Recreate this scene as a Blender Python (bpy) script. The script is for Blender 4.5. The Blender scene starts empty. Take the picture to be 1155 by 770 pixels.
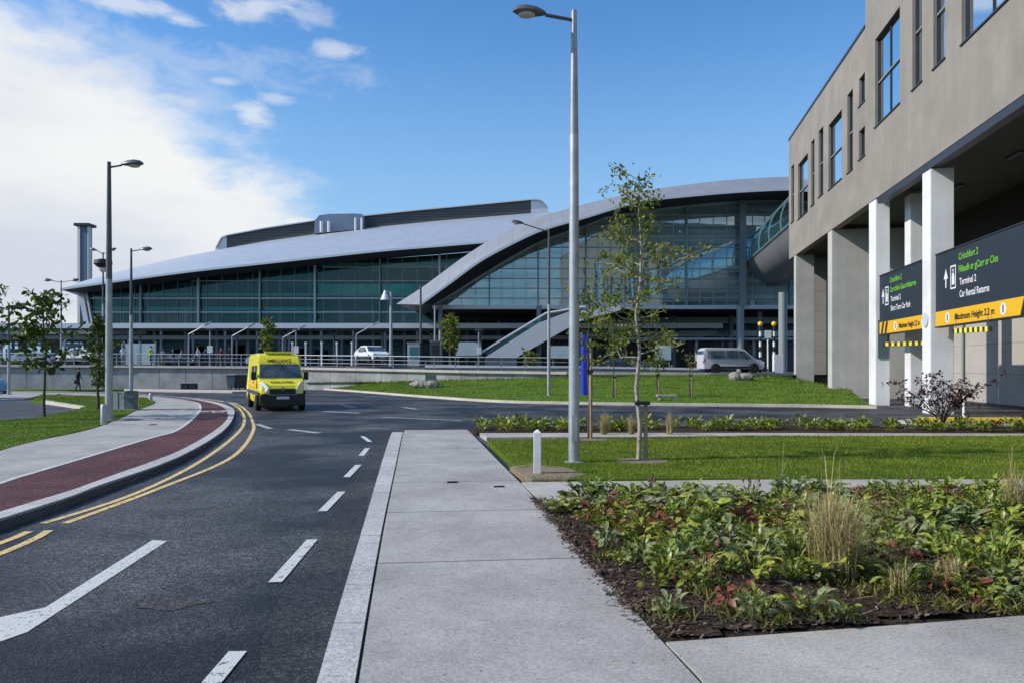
import bpy, bmesh, math, random
import numpy as np
from mathutils import Vector, Matrix, noise
R = math.radians
rnd = random.Random(7)
S = bpy.context.scene
C = S.collection
F = 840.0; HX = 577.5; HY = 414.0; CH = 1.9      # lens in photo pixels, eye height

def W(px, py, Y):            # a point at depth Y
    return Vector(((px-HX)/F*Y, Y, CH-(py-HY)/F*Y))
def G(px, py, z=0.0):        # a point on a level of height z
    Y = (CH-z)*F/(py-HY)
    return Vector(((px-HX)/F*Y, Y, z))

# ------------------------------------------------------------------ materials
def nt(m):
    m.use_nodes = True
    n = m.node_tree.nodes; l = m.node_tree.links
    return n, l, n['Principled BSDF']
def mat(name, col, rough=0.6, metal=0.0, var=0.0, scale=4.0, bump=0.0, bscale=60.0, col2=None, detail=6, spec=0.5, coat=0.0, stops=(0.35,0.65)):
    m = bpy.data.materials.new(name); n, l, b = nt(m)
    b.inputs['Base Color'].default_value = (*col, 1); b.inputs['Roughness'].default_value = rough
    b.inputs['Metallic'].default_value = metal; b.inputs['Specular IOR Level'].default_value = spec
    b.inputs['Coat Weight'].default_value = coat
    tc = n.new('ShaderNodeTexCoord')
    if var or col2:
        nz = n.new('ShaderNodeTexNoise'); nz.inputs['Scale'].default_value = scale; nz.inputs['Detail'].default_value = detail
        nz.inputs['Roughness'].default_value = 0.65
        l.new(tc.outputs['Object'], nz.inputs['Vector'])
        rp = n.new('ShaderNodeValToRGB'); rp.color_ramp.elements[0].position = stops[0]; rp.color_ramp.elements[1].position = stops[1]
        c2 = col2 if col2 else tuple(min(1, c*(1+var)) for c in col)
        c1 = col if col2 else tuple(c*(1-var) for c in col)
        rp.color_ramp.elements[0].color = (*c1, 1); rp.color_ramp.elements[1].color = (*c2, 1)
        l.new(nz.outputs['Fac'], rp.inputs['Fac']); l.new(rp.outputs['Color'], b.inputs['Base Color'])
    if bump:
        nb = n.new('ShaderNodeTexNoise'); nb.inputs['Scale'].default_value = bscale; nb.inputs['Detail'].default_value = 4
        l.new(tc.outputs['Object'], nb.inputs['Vector'])
        bp = n.new('ShaderNodeBump'); bp.inputs['Strength'].default_value = bump; bp.inputs['Distance'].default_value = 0.02
        l.new(nb.outputs['Fac'], bp.inputs['Height']); l.new(bp.outputs['Normal'], b.inputs['Normal'])
    return m
def leafmat(name, cols, rough=0.5, trans=0.25, spec=0.35, patch=False, spots=0):
    m = bpy.data.materials.new(name); n, l, b = nt(m)
    g = n.new('ShaderNodeNewGeometry'); rp = n.new('ShaderNodeValToRGB')
    e = rp.color_ramp.elements
    while len(e) < len(cols): e.new(0.5)
    for i, c in enumerate(cols):
        e[i].position = i/(len(cols)-1); e[i].color = (*c, 1)
    if spots:
        zz = n.new('ShaderNodeTexNoise'); zz.inputs['Scale'].default_value = spots; zz.inputs['Detail'].default_value = 3; l.new(g.outputs['Position'], zz.inputs['Vector'])
        ml = n.new('ShaderNodeMapRange'); ml.inputs[1].default_value = 0.32; ml.inputs[2].default_value = 0.68; l.new(zz.outputs['Fac'], ml.inputs[0])
        ad = n.new('ShaderNodeMath'); ad.operation = 'ADD'; l.new(ml.outputs[0], ad.inputs[0]); l.new(g.outputs['Random Per Island'], ad.inputs[1])
        pp = n.new('ShaderNodeMath'); pp.operation = 'PINGPONG'; pp.inputs[1].default_value = 1.0; l.new(ad.outputs[0], pp.inputs[0]); l.new(pp.outputs[0], rp.inputs['Fac'])
    else: l.new(g.outputs['Random Per Island'], rp.inputs['Fac'])
    l.new(rp.outputs['Color'], b.inputs['Base Color'])
    b.inputs['Roughness'].default_value = rough; b.inputs['Specular IOR Level'].default_value = spec
    src = rp.outputs['Color']
    if patch:
        z = n.new('ShaderNodeTexNoise'); z.inputs['Scale'].default_value = 0.7; z.inputs['Detail'].default_value = 5; l.new(g.outputs['Position'], z.inputs['Vector'])
        pr_ = n.new('ShaderNodeValToRGB'); pe = pr_.color_ramp.elements; pe[0].position = 0.36; pe[0].color = (0.65,0.75,0.7,1); pe[1].position = 0.66; pe[1].color = (1.5,1.25,1.1,1); l.new(z.outputs['Fac'], pr_.inputs['Fac'])
        mm = n.new('ShaderNodeMixRGB'); mm.blend_type = 'MULTIPLY'; mm.inputs[0].default_value = 1; l.new(src, mm.inputs[1]); l.new(pr_.outputs[0], mm.inputs[2]); src = mm.outputs[0]; l.new(src, b.inputs['Base Color'])
    t = n.new('ShaderNodeBsdfTranslucent'); l.new(src, t.inputs['Color'])
    mx = n.new('ShaderNodeMixShader'); mx.inputs[0].default_value = trans
    out = n['Material Output']
    l.new(b.outputs[0], mx.inputs[1]); l.new(t.outputs[0], mx.inputs[2]); l.new(mx.outputs[0], out.inputs['Surface'])
    return m
def glassmat(name, tint, gl=0.3, rough=0.02, glc=(0.8,0.9,0.95), bright_mix=0.0):
    m = bpy.data.materials.new(name); n, l, b = nt(m); n.remove(b)
    t = n.new('ShaderNodeBsdfTransparent'); t.inputs['Color'].default_value = (*tint, 1)
    g = n.new('ShaderNodeBsdfGlossy'); g.inputs['Roughness'].default_value = rough; g.inputs['Color'].default_value = (*glc, 1)
    tc = n.new('ShaderNodeTexCoord'); nz = n.new('ShaderNodeTexNoise'); nz.inputs['Scale'].default_value = 0.35
    l.new(tc.outputs['Object'], nz.inputs['Vector'])
    bp = n.new('ShaderNodeBump'); bp.inputs['Strength'].default_value = 0.025; bp.inputs['Distance'].default_value = 0.3
    l.new(nz.outputs['Fac'], bp.inputs['Height']); l.new(bp.outputs['Normal'], g.inputs['Normal'])
    fr = n.new('ShaderNodeFresnel'); fr.inputs['IOR'].default_value = 1.5
    ad = n.new('ShaderNodeMath'); ad.operation = 'ADD'; ad.use_clamp = True; ad.inputs[1].default_value = gl
    l.new(fr.outputs[0], ad.inputs[0])
    mx = n.new('ShaderNodeMixShader'); l.new(ad.outputs[0], mx.inputs[0])
    l.new(t.outputs[0], mx.inputs[1]); l.new(g.outputs[0], mx.inputs[2]); res = mx.outputs[0]
    if bright_mix:  # pale diffuse bands mixed in to brighten the dark glass
        df = n.new('ShaderNodeBsdfDiffuse'); df.inputs['Color'].default_value = (0.62,0.78,0.76,1)
        mp = n.new('ShaderNodeMapping'); mp.inputs['Scale'].default_value = (0.08,0.08,1.3); l.new(tc.outputs['Object'], mp.inputs[0])
        z = n.new('ShaderNodeTexNoise'); z.inputs['Scale'].default_value = 1.0; z.inputs['Detail'].default_value = 5; l.new(mp.outputs[0], z.inputs['Vector'])
        r = n.new('ShaderNodeMapRange'); r.inputs[1].default_value = 0.35; r.inputs[2].default_value = 0.65; r.inputs[3].default_value = bright_mix*0.3; r.inputs[4].default_value = bright_mix*1.7; l.new(z.outputs['Fac'], r.inputs[0])
        m2 = n.new('ShaderNodeMixShader'); l.new(r.outputs[0], m2.inputs[0]); l.new(res, m2.inputs[1]); l.new(df.outputs[0], m2.inputs[2]); res = m2.outputs[0]
    l.new(res, n['Material Output'].inputs['Surface'])
    return m
def asphalt(name, base, rough, patch):
    m = bpy.data.materials.new(name); n, l, b = nt(m)
    tc = n.new('ShaderNodeTexCoord')
    def nz(scale, det, rg=0.6):
        x = n.new('ShaderNodeTexNoise'); x.inputs['Scale'].default_value = scale; x.inputs['Detail'].default_value = det; x.inputs['Roughness'].default_value = rg
        l.new(tc.outputs['Object'], x.inputs['Vector']); return x
    def ramp(src, p0, c0, p1, c1):
        r = n.new('ShaderNodeValToRGB'); r.color_ramp.elements[0].position = p0; r.color_ramp.elements[1].position = p1
        r.color_ramp.elements[0].color = (*c0, 1); r.color_ramp.elements[1].color = (*c1, 1); l.new(src, r.inputs['Fac']); return r
    vo = n.new('ShaderNodeTexVoronoi'); vo.inputs['Scale'].default_value = 55; l.new(tc.outputs['Object'], vo.inputs['Vector'])
    sp = n.new('ShaderNodeSeparateColor'); l.new(vo.outputs['Color'], sp.inputs[0])
    grain = ramp(sp.outputs[0], 0.0, tuple(c*0.40 for c in base), 1.0, tuple(c*2.2 for c in base))
    ge = grain.color_ramp.elements.new(0.6); ge.color = (*[c*0.85 for c in base], 1)
    big = nz(0.34, 4, 0.5); fac = ramp(big.outputs['Fac'], 0.42, (patch,)*3, 0.58, (1.35,)*3)
    med = nz(1.6, 5); f2 = ramp(med.outputs['Fac'], 0.3, (0.75,)*3, 0.75, (1.2,)*3)
    m1 = n.new('ShaderNodeMixRGB'); m1.blend_type = 'MULTIPLY'; m1.inputs[0].default_value = 1
    l.new(grain.outputs[0], m1.inputs[1]); l.new(fac.outputs[0], m1.inputs[2])
    m2 = n.new('ShaderNodeMixRGB'); m2.blend_type = 'MULTIPLY'; m2.inputs[0].default_value = 1
    l.new(m1.outputs[0], m2.inputs[1]); l.new(f2.outputs[0], m2.inputs[2]); l.new(m2.outputs[0], b.inputs['Base Color'])
    b.inputs['Specular IOR Level'].default_value = 0.28
    rr = ramp(big.outputs['Fac'], 0.38, (rough-0.18,)*3, 0.58, (rough,)*3); l.new(rr.outputs[0], b.inputs['Roughness'])
    bp = n.new('ShaderNodeBump'); bp.inputs['Strength'].default_value = 0.55; bp.inputs['Distance'].default_value = 0.012
    l.new(vo.outputs['Distance'], bp.inputs['Height']); l.new(bp.outputs['Normal'], b.inputs['Normal'])
    return m
def concrete(name, base, stain=0.75, grain=0.15, joint=None):
    m = bpy.data.materials.new(name); n, l, b = nt(m)
    tc = n.new('ShaderNodeTexCoord')
    def nz(scale, det, lo, hi, p0=0.3, p1=0.7, sv=None):
        x = n.new('ShaderNodeTexNoise'); x.inputs['Scale'].default_value = scale; x.inputs['Detail'].default_value = det; x.inputs['Roughness'].default_value = 0.65
        if sv:
            mp = n.new('ShaderNodeMapping'); mp.inputs['Scale'].default_value = sv; l.new(tc.outputs['Object'], mp.inputs[0]); l.new(mp.outputs[0], x.inputs['Vector'])
        else: l.new(tc.outputs['Object'], x.inputs['Vector'])
        r = n.new('ShaderNodeMapRange'); r.inputs[1].default_value = p0; r.inputs[2].default_value = p1; r.inputs[3].default_value = lo; r.inputs[4].default_value = hi
        l.new(x.outputs['Fac'], r.inputs[0]); return r, x
    a, _ = nz(0.7, 8, stain, 1.12); c, xf = nz(48, 4, 1-grain*1.5, 1+grain*1.5, 0.34, 0.66); d, _ = nz(5, 6, 0.9, 1.08)
    e, _ = nz(24, 3, 0.45, 1.0, 0.27, 0.345)
    mu = n.new('ShaderNodeMath'); mu.operation = 'MULTIPLY'; l.new(a.outputs[0], mu.inputs[0]); l.new(c.outputs[0], mu.inputs[1])
    m2 = n.new('ShaderNodeMath'); m2.operation = 'MULTIPLY'; l.new(mu.outputs[0], m2.inputs[0]); l.new(d.outputs[0], m2.inputs[1])
    m3 = n.new('ShaderNodeMath'); m3.operation = 'MULTIPLY'; l.new(m2.outputs[0], m3.inputs[0]); l.new(e.outputs[0], m3.inputs[1])
    vm = n.new('ShaderNodeVectorMath'); vm.operation = 'SCALE'; vm.inputs[0].default_value = base; l.new(m3.outputs[0], vm.inputs['Scale'])
    l.new(vm.outputs[0], b.inputs['Base Color']); b.inputs['Roughness'].default_value = 0.85; b.inputs['Specular IOR Level'].default_value = 0.25
    bp = n.new('ShaderNodeBump'); bp.inputs['Strength'].default_value = 0.35; bp.inputs['Distance'].default_value = 0.006
    l.new(xf.outputs['Fac'], bp.inputs['Height']); l.new(bp.outputs['Normal'], b.inputs['Normal'])
    return m
def bands(name, cols, zs=1.0, xs_=0.05, rough=0.5):
    m = bpy.data.materials.new(name); n, l, b = nt(m)
    tc = n.new('ShaderNodeTexCoord'); mp = n.new('ShaderNodeMapping'); mp.inputs['Scale'].default_value = (xs_,xs_,zs); l.new(tc.outputs['Object'], mp.inputs[0])
    x = n.new('ShaderNodeTexNoise'); x.inputs['Scale'].default_value = 1.0; x.inputs['Detail'].default_value = 5; x.inputs['Roughness'].default_value = 0.6
    l.new(mp.outputs[0], x.inputs['Vector']); r = n.new('ShaderNodeValToRGB'); e = r.color_ramp.elements
    while len(e) < len(cols): e.new(0.5)
    for i,(p,c) in enumerate(cols): e[i].position = p; e[i].color = (*c,1)
    l.new(x.outputs['Fac'], r.inputs['Fac']); l.new(r.outputs['Color'], b.inputs['Base Color']); b.inputs['Roughness'].default_value = rough
    return m
def render_wall(name, col):
    m = mat(name, col, 0.9, var=0.10, scale=0.5, bump=0.3, bscale=40); n, l, b = nt(m)
    src = b.inputs['Base Color'].links[0].from_socket; tc = n.new('ShaderNodeTexCoord')
    for sc, lo, hi in (((2.2,2.2,0.12),0.94,1.04),((0.25,0.25,0.5),0.92,1.07),((60,60,60),0.9,1.1)):
        mp = n.new('ShaderNodeMapping'); mp.inputs['Scale'].default_value = sc; l.new(tc.outputs['Object'], mp.inputs[0])
        x = n.new('ShaderNodeTexNoise'); x.inputs['Scale'].default_value = 1; x.inputs['Detail'].default_value = 5; l.new(mp.outputs[0], x.inputs['Vector'])
        r = n.new('ShaderNodeMapRange'); r.inputs[1].default_value = 0.3; r.inputs[2].default_value = 0.7; r.inputs[3].default_value = lo; r.inputs[4].default_value = hi; l.new(x.outputs['Fac'], r.inputs[0])
        v = n.new('ShaderNodeVectorMath'); v.operation = 'SCALE'; l.new(src, v.inputs[0]); l.new(r.outputs[0], v.inputs['Scale']); src = v.outputs[0]
    l.new(src, b.inputs['Base Color']); return m
def seam(name, col, axis, period, dark=0.6, rough=0.4, metal=0.3, width=0.02, var=0.08):   # cladding with real joints as fine dark lines
    m = mat(name, col, rough, metal, var=var, scale=0.5); n, l, b = nt(m)
    tc = n.new('ShaderNodeTexCoord'); sx = n.new('ShaderNodeSeparateXYZ'); l.new(tc.outputs['Object'], sx.inputs[0])
    fr = n.new('ShaderNodeMath'); fr.operation = 'DIVIDE'; fr.inputs[1].default_value = period; l.new(sx.outputs[axis], fr.inputs[0])
    f2 = n.new('ShaderNodeMath'); f2.operation = 'FRACT'; l.new(fr.outputs[0], f2.inputs[0])
    lt = n.new('ShaderNodeMath'); lt.operation = 'LESS_THAN'; lt.inputs[1].default_value = width; l.new(f2.outputs[0], lt.inputs[0])
    src = b.inputs['Base Color'].links[0].from_socket
    mx = n.new('ShaderNodeMixRGB'); mx.blend_type = 'MULTIPLY'; l.new(lt.outputs[0], mx.inputs[0]); l.new(src, mx.inputs[1]); mx.inputs[2].default_value = (dark,)*3+(1,)
    l.new(mx.outputs[0], b.inputs['Base Color'])
    return m

M = dict(
 road=asphalt('asphalt', (0.060,0.061,0.067), 0.64, 0.30),
 road_new=asphalt('asphalt_edge', (0.042,0.042,0.046), 0.8, 0.8),
 upper=asphalt('asphalt_upper', (0.08,0.08,0.085), 0.8, 0.85),
 path=concrete('concrete_path', (0.395,0.38,0.36), 0.7),
 path2=concrete('concrete_warm', (0.42,0.40,0.37), 0.7),
 kerb=concrete('granite_kerb', (0.46,0.455,0.455), 0.8, 0.25),
 kerbshade=concrete('granite_kerb_shaded', (0.10,0.105,0.12), 0.85, 0.25),  # kerb granite darkened to paint the shade on its road side
 kerbwarm=concrete('kerb_warm', (0.55,0.50,0.43), 0.85),
 joint=mat('dark_joint', (0.03,0.03,0.03), 0.95),
 wallc=concrete('retaining_concrete', (0.40,0.40,0.38), 0.6, 0.15),
 red=asphalt('red_surface', (0.090,0.033,0.034), 0.85, 0.85),
 white_line=mat('white_line_paint', (0.10,0.10,0.10), 0.7, col2=(0.58,0.58,0.575), scale=16, bump=0.4, bscale=90, detail=10, stops=(0.36,0.44)),
 line_worn=mat('worn_line_paint', (0.18,0.18,0.19), 0.8, col2=(0.5,0.5,0.51), scale=6),
 yellow_line=mat('yellow_line_paint', (0.16,0.12,0.07), 0.7, col2=(0.70,0.52,0.22), scale=12, bump=0.4, bscale=90, detail=10, stops=(0.37,0.46)),
 ground=mat('ground_soil', (0.07,0.09,0.04), 0.95, var=0.3, scale=0.2),
 lawn=mat('lawn', (0.055,0.10,0.008), 0.9, col2=(0.115,0.17,0.014), scale=2.5, bump=0.9, bscale=45, spec=0.1),
 lawnfar=mat('lawn_far', (0.055,0.125,0.012), 0.9, col2=(0.12,0.19,0.022), scale=0.8, bump=0.9, bscale=25, spec=0.1),
 blade=leafmat('grass_blades', [(0.07,0.12,0.008),(0.12,0.19,0.013),(0.18,0.25,0.02),(0.30,0.30,0.06)], 0.6, 0.3, patch=True),
 bladefar=leafmat('grass_blades_far', [(0.07,0.14,0.012),(0.11,0.20,0.02),(0.15,0.25,0.03),(0.2,0.26,0.05)], 0.6, 0.3, patch=True),  # greens of the left lawn and the bank, varied per blade
 soil=mat('mulch_soil', (0.018,0.012,0.009), 0.95, col2=(0.07,0.048,0.032), scale=22, bump=1.0, bscale=30, spec=0.15),
 chips=leafmat('bark_chips', [(0.02,0.012,0.008),(0.05,0.03,0.02),(0.09,0.06,0.04),(0.16,0.12,0.09),(0.03,0.02,0.015)], 0.85, 0.0),
 dirt=mat('bare_dirt', (0.16,0.12,0.075), 0.95, col2=(0.28,0.22,0.15), scale=9, bump=0.8, bscale=40),
 galv=mat('galvanised_steel', (0.37,0.39,0.41), 0.5, 0.5, var=0.15, scale=3),
 galvm=mat('weathered_steel', (0.27,0.28,0.30), 0.5, 0.4, var=0.15, scale=3),
 galvd=mat('dark_painted_steel', (0.085,0.09,0.10), 0.45, 0.3, var=0.15, scale=5),
 steel=mat('steel_rail', (0.26,0.27,0.30), 0.5, 0.4),
 lampshell=mat('lamp_shell', (0.13,0.13,0.145), 0.4, 0.3),
 lens=mat('lamp_lens', (0.5,0.5,0.5), 0.25),
 redband=mat('red_band', (0.36,0.07,0.09), 0.6),
 whitep=mat('white_paint', (0.72,0.73,0.74), 0.55, var=0.06, scale=6),
 col_white=render_wall('white_column', (0.70,0.70,0.70)),
 taupe=render_wall('taupe_render', (0.268,0.242,0.214)),
 fin=render_wall('fin_render', (0.45,0.435,0.41)),
 panel_grey=seam('ribbed_grey_wall', (0.40,0.38,0.36), 2, 1.55, 0.55, 0.8, 0.0, 0.02),
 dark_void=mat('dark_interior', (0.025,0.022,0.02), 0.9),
 coping=mat('dark_coping', (0.05,0.055,0.07), 0.4, 0.5),
 frame_dark=mat('window_frame_dark', (0.035,0.037,0.042), 0.4, 0.3),
 frame_light=mat('window_frame_light', (0.35,0.38,0.40), 0.4, 0.5),
 cpglass=glassmat('window_glass', (0.03,0.05,0.07), 0.75, 0.01, (0.85,0.95,1.0)),
 tglass=glassmat('teal_glass', (0.42,0.80,0.76), 0.015, 0.015, (0.5,0.8,0.85), 0.012),
 aglass=glassmat('arch_glass', (0.62,0.80,0.80), 0.36, 0.02, (0.75,0.9,0.92), 0.30),
 roofm=seam('wing_roof_metal', (0.60,0.60,0.60), 0, 1.6, 0.90, 0.36, 0.45, 0.05),
 archm=seam('arch_metal', (0.33,0.33,0.335), 0, 1.35, 0.80, 0.45, 0.25, 0.06),
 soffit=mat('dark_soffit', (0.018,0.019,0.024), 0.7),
 fascia=mat('fascia', (0.62,0.63,0.66), 0.4, 0.3),
 louvre=seam('louvre_grey', (0.085,0.082,0.085), 2, 0.5, 0.5, 0.6, 0.2, 0.3),
 mull=mat('mullion', (0.20,0.30,0.31), 0.4, 0.4),
 transom=mat('transom', (0.40,0.46,0.47), 0.4, 0.3),
 spandrel=mat('green_spandrel', (0.03,0.34,0.30), 0.3, var=0.45, scale=0.25),
 slab=mat('floor_slab', (0.30,0.33,0.33), 0.8),
 inner=bands('inner_wall_reflections', [(0.36,(0.006,0.012,0.014)),(0.46,(0.02,0.06,0.065)),(0.53,(0.03,0.12,0.12)),(0.58,(0.015,0.04,0.045)),(0.66,(0.22,0.36,0.38))], 0.9, 0.07),  # bands paint reflections and floor levels into the wall colour
 inner_refl=bands('hall_wall_reflections', [(0.34,(0.16,0.22,0.22)),(0.44,(0.45,0.55,0.54)),(0.52,(0.75,0.84,0.84)),(0.58,(0.35,0.45,0.46)),(0.68,(0.85,0.9,0.9))], 0.8, 0.06),  # pale bands paint sky reflections into the hall wall, brightening it
 t_col=mat('terminal_column', (0.25,0.28,0.31), 0.5),
 canopy=mat('canopy_metal', (0.33,0.36,0.40), 0.45, 0.3, var=0.1, scale=0.3),
 belly=seam('link_belly', (0.24,0.24,0.25), 1, 1.6, 0.8, 0.5, 0.3, 0.05),
 shop=mat('shopfront', (0.02,0.025,0.028), 0.4, col2=(0.09,0.10,0.10), scale=0.6),
 poster=mat('poster', (0.42,0.52,0.54), 0.5, var=0.1, scale=1),
 sign_navy=mat('sign_navy', (0.018,0.026,0.040), 0.55),
 sign_yellow=mat('sign_yellow', (0.75,0.42,0.015), 0.5),
 sign_green=mat('sign_green', (0.16,0.48,0.03), 0.6),
 sign_white=mat('sign_white', (0.7,0.7,0.7), 0.6),
 black=mat('black_plastic', (0.012,0.012,0.014), 0.5),
 tyre=mat('tyre', (0.015,0.015,0.016), 0.85),
 rim=mat('wheel_rim', (0.35,0.36,0.38), 0.35, 0.8),
 yellow_van=mat('yellow_car_paint', (0.90,0.80,0.03), 0.3, var=0.05, scale=2, coat=0.5),
 orange=mat('orange_reflective', (0.80,0.45,0.02), 0.4),
 silver=mat('silver_car_paint', (0.60,0.61,0.66), 0.35, 0.1, coat=0.4),
 white_car=mat('white_car_paint', (0.78,0.78,0.78), 0.3, coat=0.4),
 blue_van=mat('pale_blue_paint', (0.22,0.45,0.62), 0.35, coat=0.4),
 grey_car=mat('dark_grey_car_paint', (0.05,0.055,0.065), 0.3, 0.4, coat=0.4),
 carglass=mat('car_glass', (0.015,0.03,0.045), 0.05, col2=(0.09,0.14,0.17), scale=2.2, spec=1.0),  # paler mottling puts reflections into the glass colour
 headlamp=mat('headlamp', (0.75,0.78,0.82), 0.12),
 taillamp=mat('tail_lamp', (0.4,0.02,0.02), 0.25),
 plate=mat('number_plate', (0.7,0.7,0.72), 0.5),
 bluesign=mat('blue_sign', (0.006,0.03,0.42), 0.4),
 bark=mat('bark_pale', (0.36,0.32,0.27), 0.9, col2=(0.15,0.125,0.10), scale=14, stops=(0.5,0.62)),
 barkd=mat('bark_dark', (0.07,0.055,0.045), 0.9, var=0.3, scale=14),
 stake=mat('wooden_stake', (0.32,0.23,0.14), 0.85, var=0.25, scale=8),
 leaf_a=leafmat('leaves_olive', [(0.07,0.11,0.012),(0.12,0.18,0.02),(0.20,0.26,0.03),(0.32,0.32,0.05),(0.14,0.11,0.03)], 0.5, 0.35),  # olive to yellow greens, varied per leaf
 leaf_b=leafmat('leaves_dark', [(0.03,0.055,0.010),(0.06,0.10,0.018),(0.11,0.16,0.028),(0.18,0.20,0.04)], 0.55, 0.25),
 leaf_p=leafmat('leaves_purple', [(0.030,0.010,0.014),(0.055,0.016,0.022),(0.09,0.03,0.035),(0.02,0.008,0.012)], 0.6, 0.2),
 pl_green=leafmat('plant_green', [(0.035,0.06,0.008),(0.075,0.125,0.014),(0.16,0.22,0.025),(0.34,0.38,0.06),(0.05,0.09,0.012)], 0.38, 0.25, 0.5, spots=16),
 pl_yell=leafmat('plant_yellow_green', [(0.08,0.15,0.02),(0.20,0.29,0.035),(0.50,0.48,0.07),(0.09,0.14,0.02)], 0.42, 0.25, 0.45, spots=16),
 pl_red=leafmat('plant_reddening', [(0.06,0.095,0.015),(0.14,0.03,0.025),(0.11,0.14,0.03),(0.20,0.10,0.05),(0.05,0.025,0.02),(0.40,0.06,0.07),(0.09,0.12,0.02)], 0.45, 0.2, spots=18),
 pl_blue=leafmat('plant_blue_green', [(0.045,0.065,0.02),(0.11,0.15,0.05),(0.30,0.34,0.15)], 0.5, 0.2, spots=16),
 fine=leafmat('plant_fine_leaf', [(0.08,0.12,0.015),(0.17,0.19,0.03),(0.28,0.26,0.07),(0.10,0.08,0.03)], 0.6, 0.3),
 straw=leafmat('dry_grass', [(0.42,0.31,0.13),(0.56,0.45,0.24),(0.30,0.26,0.08),(0.66,0.56,0.34)], 0.7, 0.25),
 strawg=leafmat('grass_tuft_green', [(0.08,0.13,0.02),(0.16,0.20,0.04),(0.30,0.28,0.09)], 0.6, 0.25),
 twig=mat('dry_twig', (0.10,0.07,0.05), 0.9),
 cab=mat('cabinet_grey', (0.33,0.35,0.35), 0.6, var=0.06, scale=3),
 cabd=mat('cabinet_green', (0.09,0.13,0.14), 0.6),
 rock=concrete('boulder', (0.36,0.34,0.31), 0.6, 0.3),
 skin=mat('skin', (0.50,0.32,0.24), 0.6),
 cloth_dark=mat('dark_clothing', (0.015,0.017,0.022), 0.85),
 cloth_grey=mat('grey_clothing', (0.22,0.22,0.24), 0.85),
 cloth_white=mat('white_clothing', (0.6,0.6,0.6), 0.85),
 cloth_blue=mat('blue_clothing', (0.05,0.09,0.2), 0.85),
 cloth_red=mat('red_clothing', (0.3,0.04,0.04), 0.85),
 hivis=mat('hi_vis', (0.45,0.75,0.03), 0.6),
 hair=mat('dark_hair', (0.03,0.02,0.015), 0.8),
 beacon=mat('amber_globe', (0.85,0.55,0.03), 0.3),
 teal_box=mat('teal_machine', (0.03,0.16,0.16), 0.5),
 tower_l=mat('tower_pale', (0.75,0.72,0.62), 0.7),
 tower_d=mat('tower_blue_grey', (0.10,0.13,0.20), 0.5),
)

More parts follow.
